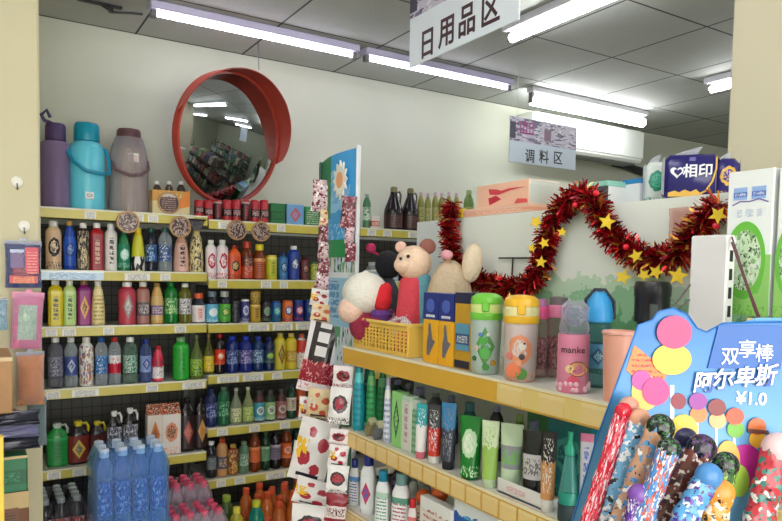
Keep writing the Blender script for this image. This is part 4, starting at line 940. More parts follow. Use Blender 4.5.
# cup with monkey print
loc, h, D = gpos(574, 334, 1.145, S1); r = 31*D/FPX/2
t = thing('drinking_cup', 'pink cup with dark lettering and cartoon monkey face print', 'cup', loc, -.85)
MB().lathe([(r*.95,0),(r,.006),(r,h*.98),(r*.97,h)], 32).build('body', lab((222,132,160),(224,140,166),'band',(222,135,160),.35), t)
MB().lathe([(r*.9,h+.001),(r*.98,h+.012),(r*.84,h+.035),(r*.9,h+.06),(r*.5,h+.075)], 24).build('clear_lid', clear((215,215,228),.12), t)
b = MB(); rn = random.Random(5)
for i in range(26): a_ = rn.uniform(0, 6.28); b.ball((r*.97*math.cos(a_), r*.97*math.sin(a_), rn.uniform(.006,.022)), .006, 8, 5)
b.build('printed_foam', plain((248,200,215),.4), t)
q = text('manke', .021, plain((52,34,44),.4), t, FR(0, -.0006, h*.74)); bend(q, r*1.0)
def dsc(cx, cz, a_, b_, c, dz=0, nm='printed_face'):
    pts = [(cx+a_*math.cos(k*PI/12), cz+b_*math.sin(k*PI/12)) for k in range(24)]
    o = MB().poly(pts, -.0012-dz, .0).build(nm, plain(c,.4), t, 0); bend(o, r*1.0); return o
dsc(.012, h*.42, .0215, .0165, (120,50,56)); dsc(.012, h*.42, .0200, .0150, (240,176,120), .0004); dsc(.034, h*.40, .006, .007, (120,50,56), .0002); dsc(.033, h*.40, .0045, .0055, (240,196,140), .0006)
dsc(-.006, h*.42, .009, .0085, (246,214,160), .0008); dsc(-.003, h*.435, .0012, .003, (60,30,30), .0012, 'printed_eye'); dsc(.004, h*.39, .004, .0012, (190,70,80), .0012, 'printed_mouth'); dsc(.002, h*.2, .013, .014, (228,90,120), .0002, 'printed_body')
MB().ball((0,0,h+.04), (r*.7,r*.7,.025), 9, 5).build('wrap_crumple', clear((225,225,240),.12,.05), t, 0)
# blue domed bottle
loc, h, D = gpos(600, 290, 1.25, S1); r = 25*D/FPX/2
t = thing('drinking_bottle', 'clear teal bottle with bright blue domed lid and dark strap', 'bottle', loc, -.8)
MB().lathe([(r*.9,0),(r,.01),(r,h*.6),(r*.92,h*.66)], 24).build('body', clear((120,170,180),.12), t)
MB().lathe([(r*.98,h*.665),(r*1.08,h*.68),(r*1.1,h*.75),(r*.95,h*.88),(r*.5,h*.97),(r*.1,h*.985)], 26).build('dome_lid', plain((60,160,222),.3), t)
MB().tube([(-r*1.1,0,h*.72),(-r*1.05,0,h*.9),(-r*.4,0,h*1.0),(r*.4,0,h*1.0),(r*1.1,0,h*.88),(r*1.15,0,h*.7)], .004).build('strap', plain((40,44,60),.5), t)
MB().lathe([(r*1.01,h*.2),(r*1.01,h*.45)], 24, close=False).build('wrap_label', lab((60,120,150),(30,70,100),'dia',(120,170,190)), t)
# pink tumbler with rim
loc, h, D = gpos(620, 331, 1.145, S1); r = 33*D/FPX/2
t = thing('tumbler', 'plain salmon pink tumbler with rolled rim beside the candy display', 'cup', loc, -.8)
MB().lathe([(r*.80,0),(r*.84,.004),(r*.98,h*.95)], 32).build('body', plain((240,172,150),.4,var=.02), t)
MB().lathe([(r*.98,h*.945),(r*1.06,h*.955),(r*1.06,h*.985),(r*1.0,h),(r*.9,h),(r*.88,h*.96)], 32).build('lid_rim', plain((236,176,158),.35,var=.02), t)
# black flask
loc, h, D = gpos(653, 282, 1.33, S1); r = 31*D/FPX/2
t = thing('thermos_mug', 'black thermos mug with wide lid standing behind the candy display', 'flask', loc, -.8)
MB().lathe([(r*.85,0),(r*.9,.01),(r*.9,h*.62)], 26).build('body', plain((26,26,30),.25), t)
MB().lathe([(r*1.02,h*.625),(r*1.1,h*.64),(r*1.1,h*.86),(r*1.14,h*.87),(r*1.16,h*.95),(r*1.05,h),(r*.6,h*1.005)], 28).build('lid', plain((34,34,38),.3), t)
MB().bbox(-r*.3, r*.3, -r*1.22, -r*1.05, h*.66, h*.8, .004).build('buckle', plain((90,96,92),.3,.6), t)
loc, h, D = gpos(676, 300, 1.3, S1)
# crumpled clear wrap between cups
# ------------------------------------------------------------------ middle shelf
def tube_item(px, w, top, X, zb, body, cap, look, rz=-1.0, caph=.13, tilt=0, group='cosmetic tubes on the middle shelf'):
    loc, h, D = gpos(px, top, X, zb); r = w*D/FPX/2
    t = thing('cosmetic_tube', look, 'tube', loc, rz, group); t.rotation_euler = (0, tilt, rz)
    b = MB(); n = 20; zs = [caph, caph+.02, .35, .6, .8, .93, 1.0]; 
    for q, z in enumerate(zs):
        u = (z-caph)/(1-caph); a_ = r*(.86+.16*u); d_ = r*.8*(1-u)**.75+.0012
        for i in range(n): th = 2*PI*i/n; b.v.append((a_*math.cos(th), d_*math.sin(th), z*h))
    for q in range(len(zs)-1):
        for i in range(n): j = (i+1) % n; b.f.append((q*n+i, q*n+j, q*n+n+j, q*n+n+i))
    b.f += [tuple(reversed(range(n))), tuple(range((len(zs)-1)*n, len(zs)*n))]
    b.build('body', body, t, 50)
    MB().lathe([(r*.72,0),(r*.76,.002),(r*.8,caph*h-.001)], 20, asp=.95).build('cap', cap, t)
    return t
grp = 'tall bottles at the far end of middle shelf'
gbottle('shampoo_bottle', 'turquoise bottle first at the far end of the middle shelf', 'bottle', 359.5, 12, 360, 1.13, S2, 'slim', P((20,150,160)), lab((22,150,165),(16,110,130),'text',(90,200,205)), cm((10,130,140)), grp)
gbottle('shampoo_bottle', 'green bottle beside the turquoise one on the middle shelf', 'bottle', 372, 11, 364, 1.17, S2, 'slim', P((50,160,90)), lab((60,170,100),(20,110,60),'text',(120,200,120)), cm((30,130,70)), grp)
gbottle('shampoo_bottle', 'dark green bottle behind the tilted small cartons', 'bottle', 383, 12, 366, 1.19, S2, 'slim', P((16,110,60)), lab((20,120,66),(10,80,44),'text',(90,170,110)), cm((16,90,50)), grp)
gbottle('shampoo_bottle', 'deep teal bottle behind the green ones', 'bottle', 369, 9, 358, 1.22, S2, 'pet', P((14,110,110)), lab((20,120,116),(10,80,84),'v',(90,170,160)), cm((10,90,90)), grp)
for i, (px, c_) in enumerate(((371, (150,140,96)), (379, (110,112,120)))):
    p = onX(px, 432, 1.13); t = thing('soap_carton', '%s small carton leaning on the green bottles' % ('olive', 'grey')[i], 'box', (1.118, p.y, S2+.0008+.0), RZ); t.rotation_euler = (0, .55, RZ)
    MB().bbox(-.012, .012, -.012, .012, .006, .07, .001).build('carton', lab(c_, (70,80,60), 'text', (190,190,150)), t)
gbottle('lotion_bottle', 'slim white bottle with lilac grey cap beside lime carton', 'bottle', 388.5, 9, 378, 1.13, S2, 'slim', P((206,210,226)), lab((214,218,232),(120,130,170),'text',WH), cm((170,166,190)))
gbox('cream_carton', 'lime green carton with small dark figure on front', 'box', 392, 401.5, 392, 1.12, S2, .03, lab((150,215,130),(40,90,60),'dia',(170,225,140),.35))
gbox('cream_carton', 'white and rose carton beside the lime green carton', 'box', 402, 411, 396, 1.12, S2, .03, lab((220,222,212),(190,140,150),'v',(190,215,190),.35))
gbox('cream_carton', 'pale green slim carton behind the white teal-topped tube', 'box', 411.5, 419, 400, 1.125, S2, .03, lab((150,190,150),(80,140,100),'text',(200,215,200),.35))
tube_item(421.5, 13, 404, 1.12, S2, lab((238,236,234),(40,170,180),'top',WH,.3), cm((225,120,140)), 'white tube with turquoise tip beside pale green carton', tilt=.03)
tube_item(435, 15, 405, 1.125, S2, lab((205,52,36),(60,60,66),'top',(225,225,230),.3), cm(WH), 'red tube with dark and silver top')
tube_item(449.5, 16, 403, 1.125, S2, lab((62,66,80),(60,130,180),'top',(130,136,150),.25), cm((36,38,48)), 'dark slate tube with blue tip')
tube_item(471.5, 23, 416, 1.125, S2, lab((22,124,40),(190,225,180),'blob',(230,240,220),.25), cm((16,110,50)), 'wide glossy green tube with white flower print', caph=.05)
tube_item(491, 18, 421, 1.125, S2, lab((160,200,96),(216,232,190),'top',(150,195,90),.3), cm((205,225,190)), 'pale lime tube with cream upper half, slim one')
tube_item(512.5, 23, 424, 1.15, S2+.012, lab((206,226,190),(150,150,160),'band',(120,200,80),.3), cm((200,228,190)), 'pale green tube standing on white lettered tray', caph=.1)
tube_item(535, 24, 431, 1.15, S2+.012, lab((24,24,28),(200,196,196),'band',(120,116,116),.25), cm(BK), 'black tube with silver band on lettered tray', caph=.06)
tube_item(549.5, 16, 432, 1.085+.04, S2, lab((214,150,90),(34,28,30),'top',(238,232,226),.3), cm((240,238,234)), 'tan and black tube with white cap beside the black tube', caph=.16)
# white tray with red print
a = onX(496, 480, 1.112); c = onX(541, 500, 1.112)
t = thing('display_tray', 'white card tray with small red print under pale green and black tubes', 'tray', (1.118, a.y, S2+.0006), RZ)
Lt = a.y-c.y
MB().box(0, Lt, 0, .075, 0, .004).box(0, Lt, 0, .003, 0, .036).box(0, .002, .003, .075, .004, .02).box(Lt-.002, Lt, .003, .075, .004, .02).build('card', plain((238,236,236),.4,var=.01), t, 0)
MB().box(Lt*.15, Lt*.7, -.0006, .0002, .012, .028).build('red_print', lab((238,236,236),(215,90,120),'text',(238,236,236)), t, 0)
# teal carton and pump
gbox('cream_carton', 'large dark teal carton behind the trigger bottle', 'box', 548, 592, 421, 1.22, S2, .06, lab((22,116,128),(60,160,150),'blob',(16,90,110),.35))
loc, h, D = gpos(571, 432, 1.12, S2); r = 25*D/FPX/2
t = thing('toothbrush_pack', 'clear teal cone-shaped pack with green cap below the salmon tumbler', 'bottle', loc, -.9)
MB().lathe([(r*.8,0),(r*.85,.004),(r*.86,h*.2)], 22).build('base', plain((40,60,66),.4), t)
MB().lathe([(r*.82,h*.205),(r*.84,h*.3),(r*.78,h*.34)], 22).build('collar', plain((30,140,120),.3), t)
MB().lathe([(r*.78,h*.345),(r*.4,h*.72),(r*.34,h*.74)], 22).build('cone', clear((90,170,160),.55), t)
MB().lathe([(r*.42,h*.745),(r*.44,h*.82),(r*.2,h*.88),(r*.25,h)], 16).build('cap', plain((40,160,130),.3), t)
tube_item(587.5, 13, 434, 1.13, S2, lab((200,196,206),(90,110,190),'v',(220,120,160),.3), cm(WH), 'white and lilac tube half hidden by the red candy stick')
# back row
dkr = [((30,60,50),'dark green'),((60,60,80),'slate'),((40,90,60),'bottle green'),((90,90,96),'grey'),((28,34,40),'near-black'),((30,90,96),'petrol'),((50,50,60),'charcoal'),((110,140,60),'olive lime'),((150,190,90),'lime')]
for i, (px, tp, (c_, nm)) in enumerate(zip((398, 409, 420, 436, 452, 470, 497, 520, 534), (376, 379, 383, 388, 392, 398, 402, 411, 416), dkr)):
    gbottle('shampoo_bottle', '%s bottle in the back row of middle shelf, %s from the lime carton' % (nm, ORD[i+1]), 'bottle', px, 14, tp+4, 1.30, S2, ('pet','slim','juice')[i%3], P(c_), lab(c_, tuple(min(255,v+70) for v in c_), 'busy', tuple(min(255, v+110) for v in c_)), cm(tuple(min(255,v+60) for v in c_) if i%2 else (150,150,190)), 'back row of the middle shelf')
# ------------------------------------------------------------------ lower shelf
def shampoo(px, w, top, X, body, lb, cap, look, sp='fat'):
    return gbottle('shampoo_bottle', look, 'bottle', px, w, top, X, S3, sp, body, lb, cap, 'shampoo bottles on the lower shelf')
wl_ = lambda m_, c3, s=0: lab((236,238,240), m_, 'dia' if s else 'text', c3, .3, s)
SH['sham'] = ([(.9,0),(1,.02),(1,.5),(.95,.66),(.7,.76),(.5,.8)], (.08,.6), (.78,.96,.62), 3, .7)
shampoo(355, 11, 457, 1.14, P((236,238,240)), wl_((30,60,150),(90,150,210)), cm((24,44,130)), 'white shampoo bottle with navy cap, first on the lower shelf', 'sham')
shampoo(369, 16, 452, 1.14, P((236,238,242)), wl_((200,60,100),(60,110,200),1), cm((24,40,120)), 'white shampoo bottle with navy cap and round pink-blue print', 'sham')
shampoo(383.5, 15, 468, 1.12, P((236,238,240)), wl_((70,150,110),(180,210,190)), cm((30,130,160)), 'white shampoo bottle with teal cap', 'sham')
shampoo(402, 19, 470, 1.13, P((232,232,232)), wl_((180,60,80),(90,150,130)), cm((110,150,150)), 'white shampoo bottle with grey-green cap and red writing', 'sham')
shampoo(398, 12, 462, 1.26, P((70,50,90)), lab((80,56,100),(50,30,60),'text',(140,120,160)), cm((60,40,80)), 'violet shampoo bottle in the back row of lower shelf', 'sham')
shampoo(414, 10, 470, 1.24, P((200,205,205)), wl_((120,130,130),(190,190,190)), cm((150,160,160)), 'pale shampoo bottle behind the small red-capped one', 'sham')
shampoo(427, 10, 474, 1.26, P((170,176,186)), wl_((120,130,140),(190,190,190)), cm((110,116,130)), 'grey shampoo bottle in the back row of lower shelf', 'sham')
shampoo(413, 10, 497, 1.12, P((236,225,225)), wl_((200,60,70),(220,120,120)), cm((205,30,40)), 'small white bottle with bright red cap', 'sham')
for i, px in enumerate((424, 440)):
    p = onX(px, (496, 492)[i], 1.17); r = 8.5*dep(p)/FPX
    t = thing('deodorant_bottle', 'white bottle topped with round orange cap, %s' % ('beside the red-capped bottle', 'behind the blue carton')[i], 'bottle', (p.x, p.y, S3+.001), -.9, 'bottles with round orange caps')
    MB().lathe([(r*.9,0),(r,.004),(r,p.z-S3-r*1.5),(r*.7,p.z-S3-r)], 18).build('body', wl_((200,90,60),(230,190,170)), t)
    MB().ball((0,0,p.z-S3-r*.2), r, 18, 10).build('cap', plain((235,104,44),.3), t)
gbox('soap_carton', 'white carton lying flat in front of the orange caps', 'box', 420, 452, 503, 1.105, S3, .03, lab((232,226,216),(190,110,110),'text',WH))
gbox('soap_carton', 'blue carton standing near the end of the lower shelf', 'box', 454, 500, 507, 1.11, S3, .1, lab((36,90,170),(90,170,220),'text',(230,236,240)))
gbox('soap_carton', 'dark carton behind the blue carton on lower shelf', 'box', 462, 508, 500, 1.24, S3, .1, plain((40,44,56),.5))
# ------------------------------------------------------------------ on top of the gondola
TB = 1.694
def tbox(kind, look, cat, pa, pb, top, X, d, mat, zb=TB, **k): return gbox(kind, look, cat, pa, pb, top, X, zb, d, mat, **k)
t, w, h = tbox('tissue_box', 'flat peach box lying under the pink tissue box', 'box', 458, 529, 207, 1.43, .2, lab((246,200,176),(240,170,140),'band',(250,220,200),.4))
h0 = TB+h+.001
t, w, h = tbox('tissue_box', 'peach tissue box with red swoosh on the shelf top', 'box', 477, 529, 183, 1.45, .13, plain((246,196,168),.4,var=.03), zb=h0)
f = -.0665
MB().poly([(-w*.45,h*.55),(-w*.1,h*.5),(w*.3,h*.62),(w*.9,h*.7),(w*.3,h*.72),(0,h*.66),(-w*.2,h*.75),(-w*.5,h*.8)], f, f+.001).build('printed_swoosh', plain((214,70,80),.4), t, 0)
MB().poly([(-w*.45,h*.1),(-w*.5,h*.4),(-w*.2,h*.48),(0,h*.3)], f, f+.001).build('printed_swoosh', plain((205,50,70),.4), t, 0)
MB().poly([(w*.5,h*.05),(w*.6,h*.25),(w*.95,h*.2),(w*.98,h*.05)], f, f+.001).build('printed_swoosh', plain((225,90,90),.4), t, 0)
MB().bbox(w, w+.0015, -.064, .064, .002, h-.002, .0005).build('side_face', lab((216,220,214),(180,190,190),'text',(226,228,222)), t, 0)
t, w, h = tbox('yellow_ribbon', 'bright yellow ribbon end beside the tinsel top', 'ribbon', 452, 462, 209, 1.425, .02, plain((235,205,40),.4))
t, w, h = tbox('storage_box', 'white box with turquoise lid and dark end on the shelf top', 'box', 571, 608, 184, 1.46, .2, plain((74,74,78),.5))
MB().bbox(-w-.002, w+.002, -.102, .102, h*.82, h+.003, .002).build('lid', plain((150,214,196),.35), t)
MB().bbox(w+.001, w+.003, -.1, .1, 0, h*.81, .001).build('white_side', plain((232,234,234),.4), t)
t, w, h = tbox('storage_box', 'plain white box with blue corner behind the green tissue pack', 'box', 612, 640, 181, 1.53, .16, plain((226,230,232),.4))
MB().bbox(-.01, w+.002, -.082, .082, h*.85, h+.002, .001).build('blue_flap', plain((40,130,190),.4), t)
def pouchpack(look, pa, pb, top, X, mat, rz, d=.07, seed=0, bottom=None):
    px = (pa+pb)/2; p = onX(px, top, X); D = dep(p); w = (pb-pa)*D/FPX; h = p.z-TB
    t = thing('tissue_pack', look, 'packet', (X, p.y, TB+.001), rz, 'tissue packs on the shelf top')
    MB().bbox(-w/2, w/2, -d/2, d/2, 0, h*.93, .014).build('pack', mat, t, 60)
    b = MB(); rn = random.Random(seed)
    for s in (-1, 1): b.add([(s*w*.49,-d*.4,h*.1),(s*w*.53,0,h*.15),(s*w*.53,0,h*.85),(s*w*.49,-d*.4,h*.9),(s*w*.49,d*.4,h*.9),(s*w*.49,d*.4,h*.1)], [(0,1,2,3),(1,5,4,2)])
    b.add([(-w*.4,-.004,h*.92),(w*.1,.004,h*.93),(w*.2,0,h*1.12),(-.1*w,.003,h*1.05)], [(0,1,2,3)])
    b.build('wrapper_fold', clear((225,228,240),.45,.08), t, 0); return t, w, h, d
t, w, h, d = pouchpack('green and white tissue pack standing beside the navy one', 645, 668, 160, 1.56, lab((232,240,236),(40,150,120),'blob',(90,190,160),.25), -.75, .05)
nvy = plain((36,30,104),.22,var=.05)
t, w, h, d = pouchpack('navy tissue pack with white heart emblem and gold waves', 666, 717, 153, 1.52, nvy, -.87, .07, 1)
f = -d/2-.0012
hp = []
for k in range(28):
    a_ = 2*PI*k/28; hp.append((16*math.sin(a_)**3, 13*math.cos(a_)-5*math.cos(2*a_)-2*math.cos(3*a_)-math.cos(4*a_)))
MB().poly([(-w*.27+x*w*.0075, h*.56+z*w*.0075) for x, z in hp], f, f+.0012).build('heart_emblem', plain((240,238,246),.3), t, 0)
MB().poly([(-w*.27+x*w*.0045+.002, h*.56+z*w*.0045) for x, z in hp], f-.0004, f).build('heart_inlay', nvy, t, 0)
text('相印', .034, plain((244,242,248),.3), t, FR(w*.1, f-.0004, h*.56), bold=.0007)
gold = plain((226,180,80),.3,.2)
MB().poly([(-w*.42,h*.06),(-w*.42,h*.14),(-w*.3,h*.18),(-w*.22,h*.14),(-w*.12,h*.2),(-w*.02,h*.15),(w*.08,h*.2),(w*.14,h*.14),(w*.2,h*.08),(w*.1,h*.05)], f, f+.0012).build('gold_wave', gold, t, 0)
MB().tube([(w*.1,f,h*.08),(w*.25,f,h*.16),(w*.36,f,h*.35),(w*.42,f,h*.6),(w*.42,f,h*.85)], .0022).build('gold_line', gold, t)
MB().box(-w*.06, w*.06, f, f+.001, h*.78, h*.86).build('small_print', lab((60,52,130),(150,140,200),'text',(60,52,130),.3), t, 0)
pouchpack('navy and gold tissue pack half hidden behind milk carton', 716, 738, 157, 1.56, lab((40,32,110),(226,180,80),'blob',(60,50,140),.25), -.8, .06, 2)
# ------------------------------------------------------------------ milk cartons
def milk(pa, pb, top, X, look, n):
    a = onX(pa, top, X); c = onX(pb, top, X); w = abs(a.y-c.y)/2; z0 = 1.4306; h = (a.z+c.z)/2-z0
    t = thing('milk_carton', look, 'carton', (X+.03, (a.y+c.y)/2, z0), RZ, 'tall white and green cartons')
    d = .03
    MB().bbox(-w, w, -d, d, 0, h, .002).build('carton', plain((236,240,238),.35,var=.01), t)
    f = -d-.0008
    MB().box(-w, w, f, f+.001, 0, h*.42).build('green_field', lab((150,205,110),(120,190,80),'blob',(190,225,160),.35,n), t, 0)
    pts = [(w*.9*math.cos(k*PI/18)-w*.1, h*.38+h*.27*math.sin(k*PI/18)) for k in range(36)]
    pts = [(max(-w, min(w, x)), z) for x, z in pts]
    MB().poly(pts, f-.0006, f).build('green_ring', plain((110,190,70),.35), t, 0)
    pts2 = [(max(-w, min(w, w*.72*math.cos(k*PI/18)-w*.1)), h*.38+h*.21*math.sin(k*PI/18)) for k in range(36)]
    MB().poly(pts2, f-.0012, f-.0006).build('pale_disc', lab((205,225,190),(140,180,120),'busy',(225,235,220),.35,n), t, 0)
    for q_ in (-.42, .38): MB().box((q_-.3)*w, (q_+.3)*w, f, f+.001, h*.8, h*.885).build('blue_print', lab((150,180,225),(80,110,190),'band',(225,230,240),.35,n), t, 0)
    MB().tube([(-w*.75,f,h*.765),(-w*.4,f,h*.79),(0,f,h*.785),(w*.4,f,h*.8),(w*.8,f,h*.775)], .0012).build('swoosh', plain((110,90,170),.35), t)
    MB().box(-w*.7, -w*.3, f, f+.001, h*.68, h*.745).box(-w*.15, w*.2, f, f+.001, h*.68, h*.745).box(w*.35, w*.75, f, f+.001, h*.68, h*.745).build('small_print', lab((232,236,238),(130,150,190),'text',WH,.35), t, 0)
    return t, w, h, f
milk(729, 775, 170, 1.30, 'white and green tall carton beside the slotted post', 1)
milk(780, 830, 165, 1.30, 'white and green tall carton cut off by the photo edge', 2)
# goods on the near section's lower shelves, behind the candy display
for i, (yv, c_) in enumerate(((.62, (120,40,60)), (.52, (60,50,60)), (.42, (180,60,50)), (.32, (90,70,60)))):
    t = thing('snack_bag', '%s snack bag behind the candy display edge' % ('wine red', 'dark grey', 'bright red', 'brown')[i], 'packet', (1.29, yv, 1.101), -1.2)
    MB().pouch(.085, .17, .04, seed=i+20).build('pouch', lab(c_, (40,30,34), 'busy', (200,190,180), .3, i), t)
# ------------------------------------------------------------------ tinsel garland
gp = [(452,203),(449,222),(450,245),(455,266),(470,277),(490,284),(512,289),(530,283),(541,266),(545,245),(551,226),(562,207),(580,195),(594,201),(601,219),(611,236),(628,250),(650,259),(671,258),(685,246),(696,230),(708,215),(722,203)]
gw = [onX(x, y, 1.383) for x, y in gp]
# dense path
path = []
for i in range(len(gw)-1):
    p0 = gw[max(i-1, 0)]; p1 = gw[i]; p2 = gw[i+1]; p3 = gw[min(i+2, len(gw)-1)]
    for k in range(8):
        u = k/8; path.append(.5*((2*p1)+(-p0+p2)*u+(2*p0-5*p1+4*p2-p3)*u*u+(-p0+3*p1-3*p2+p3)*u**3))
t = thing('tinsel_garland', 'red tinsel garland with gold stars draped on the white board', 'garland', (0, 0, 0))
rn = random.Random(11); red = MB(); gld = MB(); drk = MB()
tot = sum((path[i+1]-path[i]).length for i in range(len(path)-1))
for i in range(len(path)-1):
    a_, c_ = path[i], path[i+1]; n_ = max(2, int((c_-a_).length/tot*5200)); d = (c_-a_).normalized(); e1 = d.orthogonal().normalized(); e2 = d.cross(e1)
    for k in range(n_):
        o_ = a_.lerp(c_, rn.random()); th = rn.uniform(0, 2*PI); v = (e1*math.cos(th)+e2*math.sin(th)+d*rn.uniform(-.5,.5)).normalized()
        L_ = rn.uniform(.026, .046); wv = v.cross(Vector((rn.uniform(-1,1), rn.uniform(-1,1), rn.uniform(-1,1)))).normalized()*rn.uniform(.0018,.0038)
        s0 = o_; s1 = o_+v*L_*.55; s2 = s1+(v+Vector((rn.uniform(-.5,.5),rn.uniform(-.5,.5),rn.uniform(-.7,.3)))).normalized()*L_*.5
        if s2.x > 1.415: s2.x = 1.415
        if s1.x > 1.415: s1.x = 1.415
        m_ = rn.random(); T_ = gld if m_ < .15 else (drk if m_ < .45 else red)
        T_.add([s0-wv, s0+wv, s1+wv, s1-wv, s2+wv*.6, s2-wv*.6], [(0,1,2,3),(3,2,4,5)])
MB().tube(path, .004, 6).build('core_string', plain((110,20,24),.5), t)
red.build('red_tinsel', plain((190,24,34),.2,.6,.1), t, 0); drk.build('dark_red_tinsel', plain((110,16,26),.25,.6,.1), t, 0); gld.build('gold_tinsel', plain((214,150,60),.25,.7), t, 0)
stm = plain((232,196,50),.3,.35)
for (px, py, s, rt_) in ((607,222,.020,.2),(536,222,.018,.5),(541,262,.016,.1),(544,243,.015,.9),(623,277,.019,.3),(644,275,.015,.7),(656,272,.017,.4),(678,276,.021,.15),(718,215,.018,.6),(532,248,.013,.2),(636,256,.016,.9),(449,262,.014,.3),(562,232,.013,.1),(700,240,.012,.5)):
    p = onX(px, py, 1.345); pts = []
    for k in range(10): a_ = rt_+k*PI/5; rr = s*1.12*(1 if k % 2 == 0 else .45); pts.append((rr*math.sin(a_), rr*math.cos(a_)))
    M_ = Matrix.Translation(p) @ Matrix.Rotation(-1.0, 4, 'Z')
    MB().poly(pts, -.001, .001, M_).build('gold_star', stm, t, 0)
for (px, py) in ((716,226),(626,247),(575,205),(500,278),(596,193)):
    MB().ball(onX(px, py, 1.35), .008, 12, 8).build('red_ball', plain((225,30,50),.2), t)
t = thing('wall_hook', 'dark T-shaped metal hook fixed on the white board', 'hook', onX(513, 258, 1.41))
a_ = onX(499, 258, 1.41)-onX(513, 258, 1.41); c_ = onX(528, 258, 1.41)-onX(513, 258, 1.41); e_ = onX(512, 275, 1.41)-onX(513, 258, 1.41)
MB().tube([a_, c_], .0028, 6).tube([(0,0,0), e_], .0028, 6).build('bar', plain((60,54,50),.4,.5), t)
t = thing('plastic_bag', 'thin pinkish crumpled plastic bag hanging behind tinsel near the post', 'bag', onX(690, 250, 1.41), RZ)
a_ = onX(672, 205, 1.40); 
b = MB().pouch(.12, .10, .008, .1, .002, 9); b.build('film', clear((235,205,200),.05,.2), t)
# ------------------------------------------------------------------ hanging signs
def collage(w, z0, z1, t, f):
    M1 = lab((196,190,206),(120,110,140),'busy',(216,214,224),.4,3)
    MB().box(-w/2, w/2, f, f+.0006, z0, z1).build('photo_strip', M1, t, 0)
    h_ = z1-z0
    b = MB(); x0 = -w*.36
    for k in range(5): b.box(x0+k*w*.045, x0+k*w*.045+w*.015, f-.0008, f, z0+h_*.35, z0+h_*.85)
    b.box(x0, x0+w*.2, f-.0008, f, z0+h_*.35, z0+h_*.42).box(x0, x0+w*.2, f-.0008, f, z0+h_*.8, z0+h_*.86)
    b.build('magenta_grille', plain((176,60,140),.4), t, 0)
    MB().box(w*.0, w*.1, f-.0008, f, z0+h_*.2, z0+h_*.7).build('printed_block', plain((130,100,120),.4), t, 0)
    MB().box(-w*.5, -w*.42, f-.0008, f, z0+h_*.1, z0+h_*.8).build('printed_block', plain((70,66,84),.4), t, 0)
ink = plain((64,34,40),.5)
# large sign, runs along the aisle
a = onX(409.7, 69, 1.5); c = onX(519.4, 19.2, 1.5); Lg = a.y-c.y; hg = .42
t = thing('hanging_sign', 'large white hanging aisle sign with three dark square-stroke characters and one more', 'sign', (1.5, (a.y+c.y)/2, (a.z+c.z)/2), RZ)
t['label'] = 'large white hanging aisle sign with four characters, close under the ceiling'
MB().bbox(-Lg/2, Lg/2, -.003, .003, 0, hg, .001).build('board', plain((226,234,240),.35,var=.01), t, 0)
collage(Lg, .19, hg-.005, t, -.0036)
for ch, (px, py) in zip('日用品区', ((428,45),(447.5,33),(467.5,22),(491,11))):
    p = onX(px, py, 1.5); text(ch, .118, ink, t, FR((a.y+c.y)/2-p.y, -.0036, p.z-(a.z+c.z)/2), bold=.0022, sx=.9)
for s in (-.4, .4): MB().tube([(s*Lg,0,hg-.01),(s*Lg,0,ZC-(a.z+c.z)/2-.002)], .0015, 5).build('string', plain((220,220,220),.5), t)
# small sign
a = onY(510, 115.5, 2.95); c = onY(575, 170, 2.95); W_ = c.x-a.x; h_ = a.z-c.z+.0
pb = onY(510, 162, 2.95)
t = thing('hanging_sign', 'small pale blue hanging sign with three characters before the air conditioner', 'sign', ((a.x+c.x)/2, 2.95, (pb.z+c.z)/2))
h_ = a.z-(pb.z+c.z)/2
MB().bbox(-W_/2, W_/2, -.003, .003, 0, h_, .001).build('board', plain((206,220,232),.35,var=.01), t, 0)
collage(W_, h_*.47, h_-.003, t, -.0036)
ink2 = plain((34,34,40),.5)
for ch, px in zip('调料区', (529.5, 543.5, 557.5)):
    p = onY(px, 157 if px < 540 else (158 if px < 550 else 159), 2.95); text(ch, .082, ink2, t, FR(p.x-(a.x+c.x)/2, -.0036, p.z-(pb.z+c.z)/2), bold=.0009, sx=.95)
for s in (-.4, .4): MB().tube([(s*W_,0,h_-.002),(s*W_,0,ZC-(pb.z+c.z)/2-.002)], .0015, 5).build('string', plain((200,200,200),.5), t)
# ------------------------------------------------------------------ snack rack with printed sign
XR = 1.17
a = onX(323, 163, XR); c = onX(360, 147, XR); zb_ = 1.12
t = thing('snack_rack', 'white snack display rack with green and blue printed sign', 'rack', (XR, c.y, 0), RZ)
Lr = a.y-c.y   # local x runs towards the camera; sign spans -Lr..0
def arc(u): return .05*math.sin(PI*u)
def sheet(u0, u1, zf0, zf1, mat, name, off=0, n=10):
    b = MB()
    for k in range(n+1):
        u = u0+(u1-u0)*k/n; x = -Lr*(1-u); yv = -arc(u)*.5-off
        zt = (a.z+(c.z-a.z)*u)
        b.v += [(x, yv-.001, zf0(zt)), (x, yv-.001, zf1(zt)), (x, yv+.001, zf1(zt)), (x, yv+.001, zf0(zt))]
    for k in range(n):
        for m_ in range(4): l = (m_+1) % 4; b.f.append((k*4+m_, k*4+l, k*4+4+l, k*4+4+m_))
    b.f += [(3,2,1,0), tuple(n*4+m_ for m_ in range(4))]
    return b.build(name, mat, t)
sheet(0, 1, lambda z: zb_, lambda z: z, lab((200,214,226),(90,150,110),'busy',(225,210,215),.3), 'sign_board')
sheet(.0, 1, lambda z: 1.62, lambda z: z-.001, lab((64,156,216),(150,200,235),'blob',(110,180,226),.3), 'blue_sky', .0016)
sheet(.0, .42, lambda z: 1.70, lambda z: z-.001, plain((30,124,70),.35), 'green_field', .0028)
sheet(.0, 1, lambda z: 1.555, lambda z: 1.62, plain((36,140,80),.35), 'green_strip', .0022)
sheet(.0, 1, lambda z: 1.30, lambda z: 1.50, lab((150,190,215),(70,130,180),'v',(220,225,230),.3), 'lower_picture', .0022)
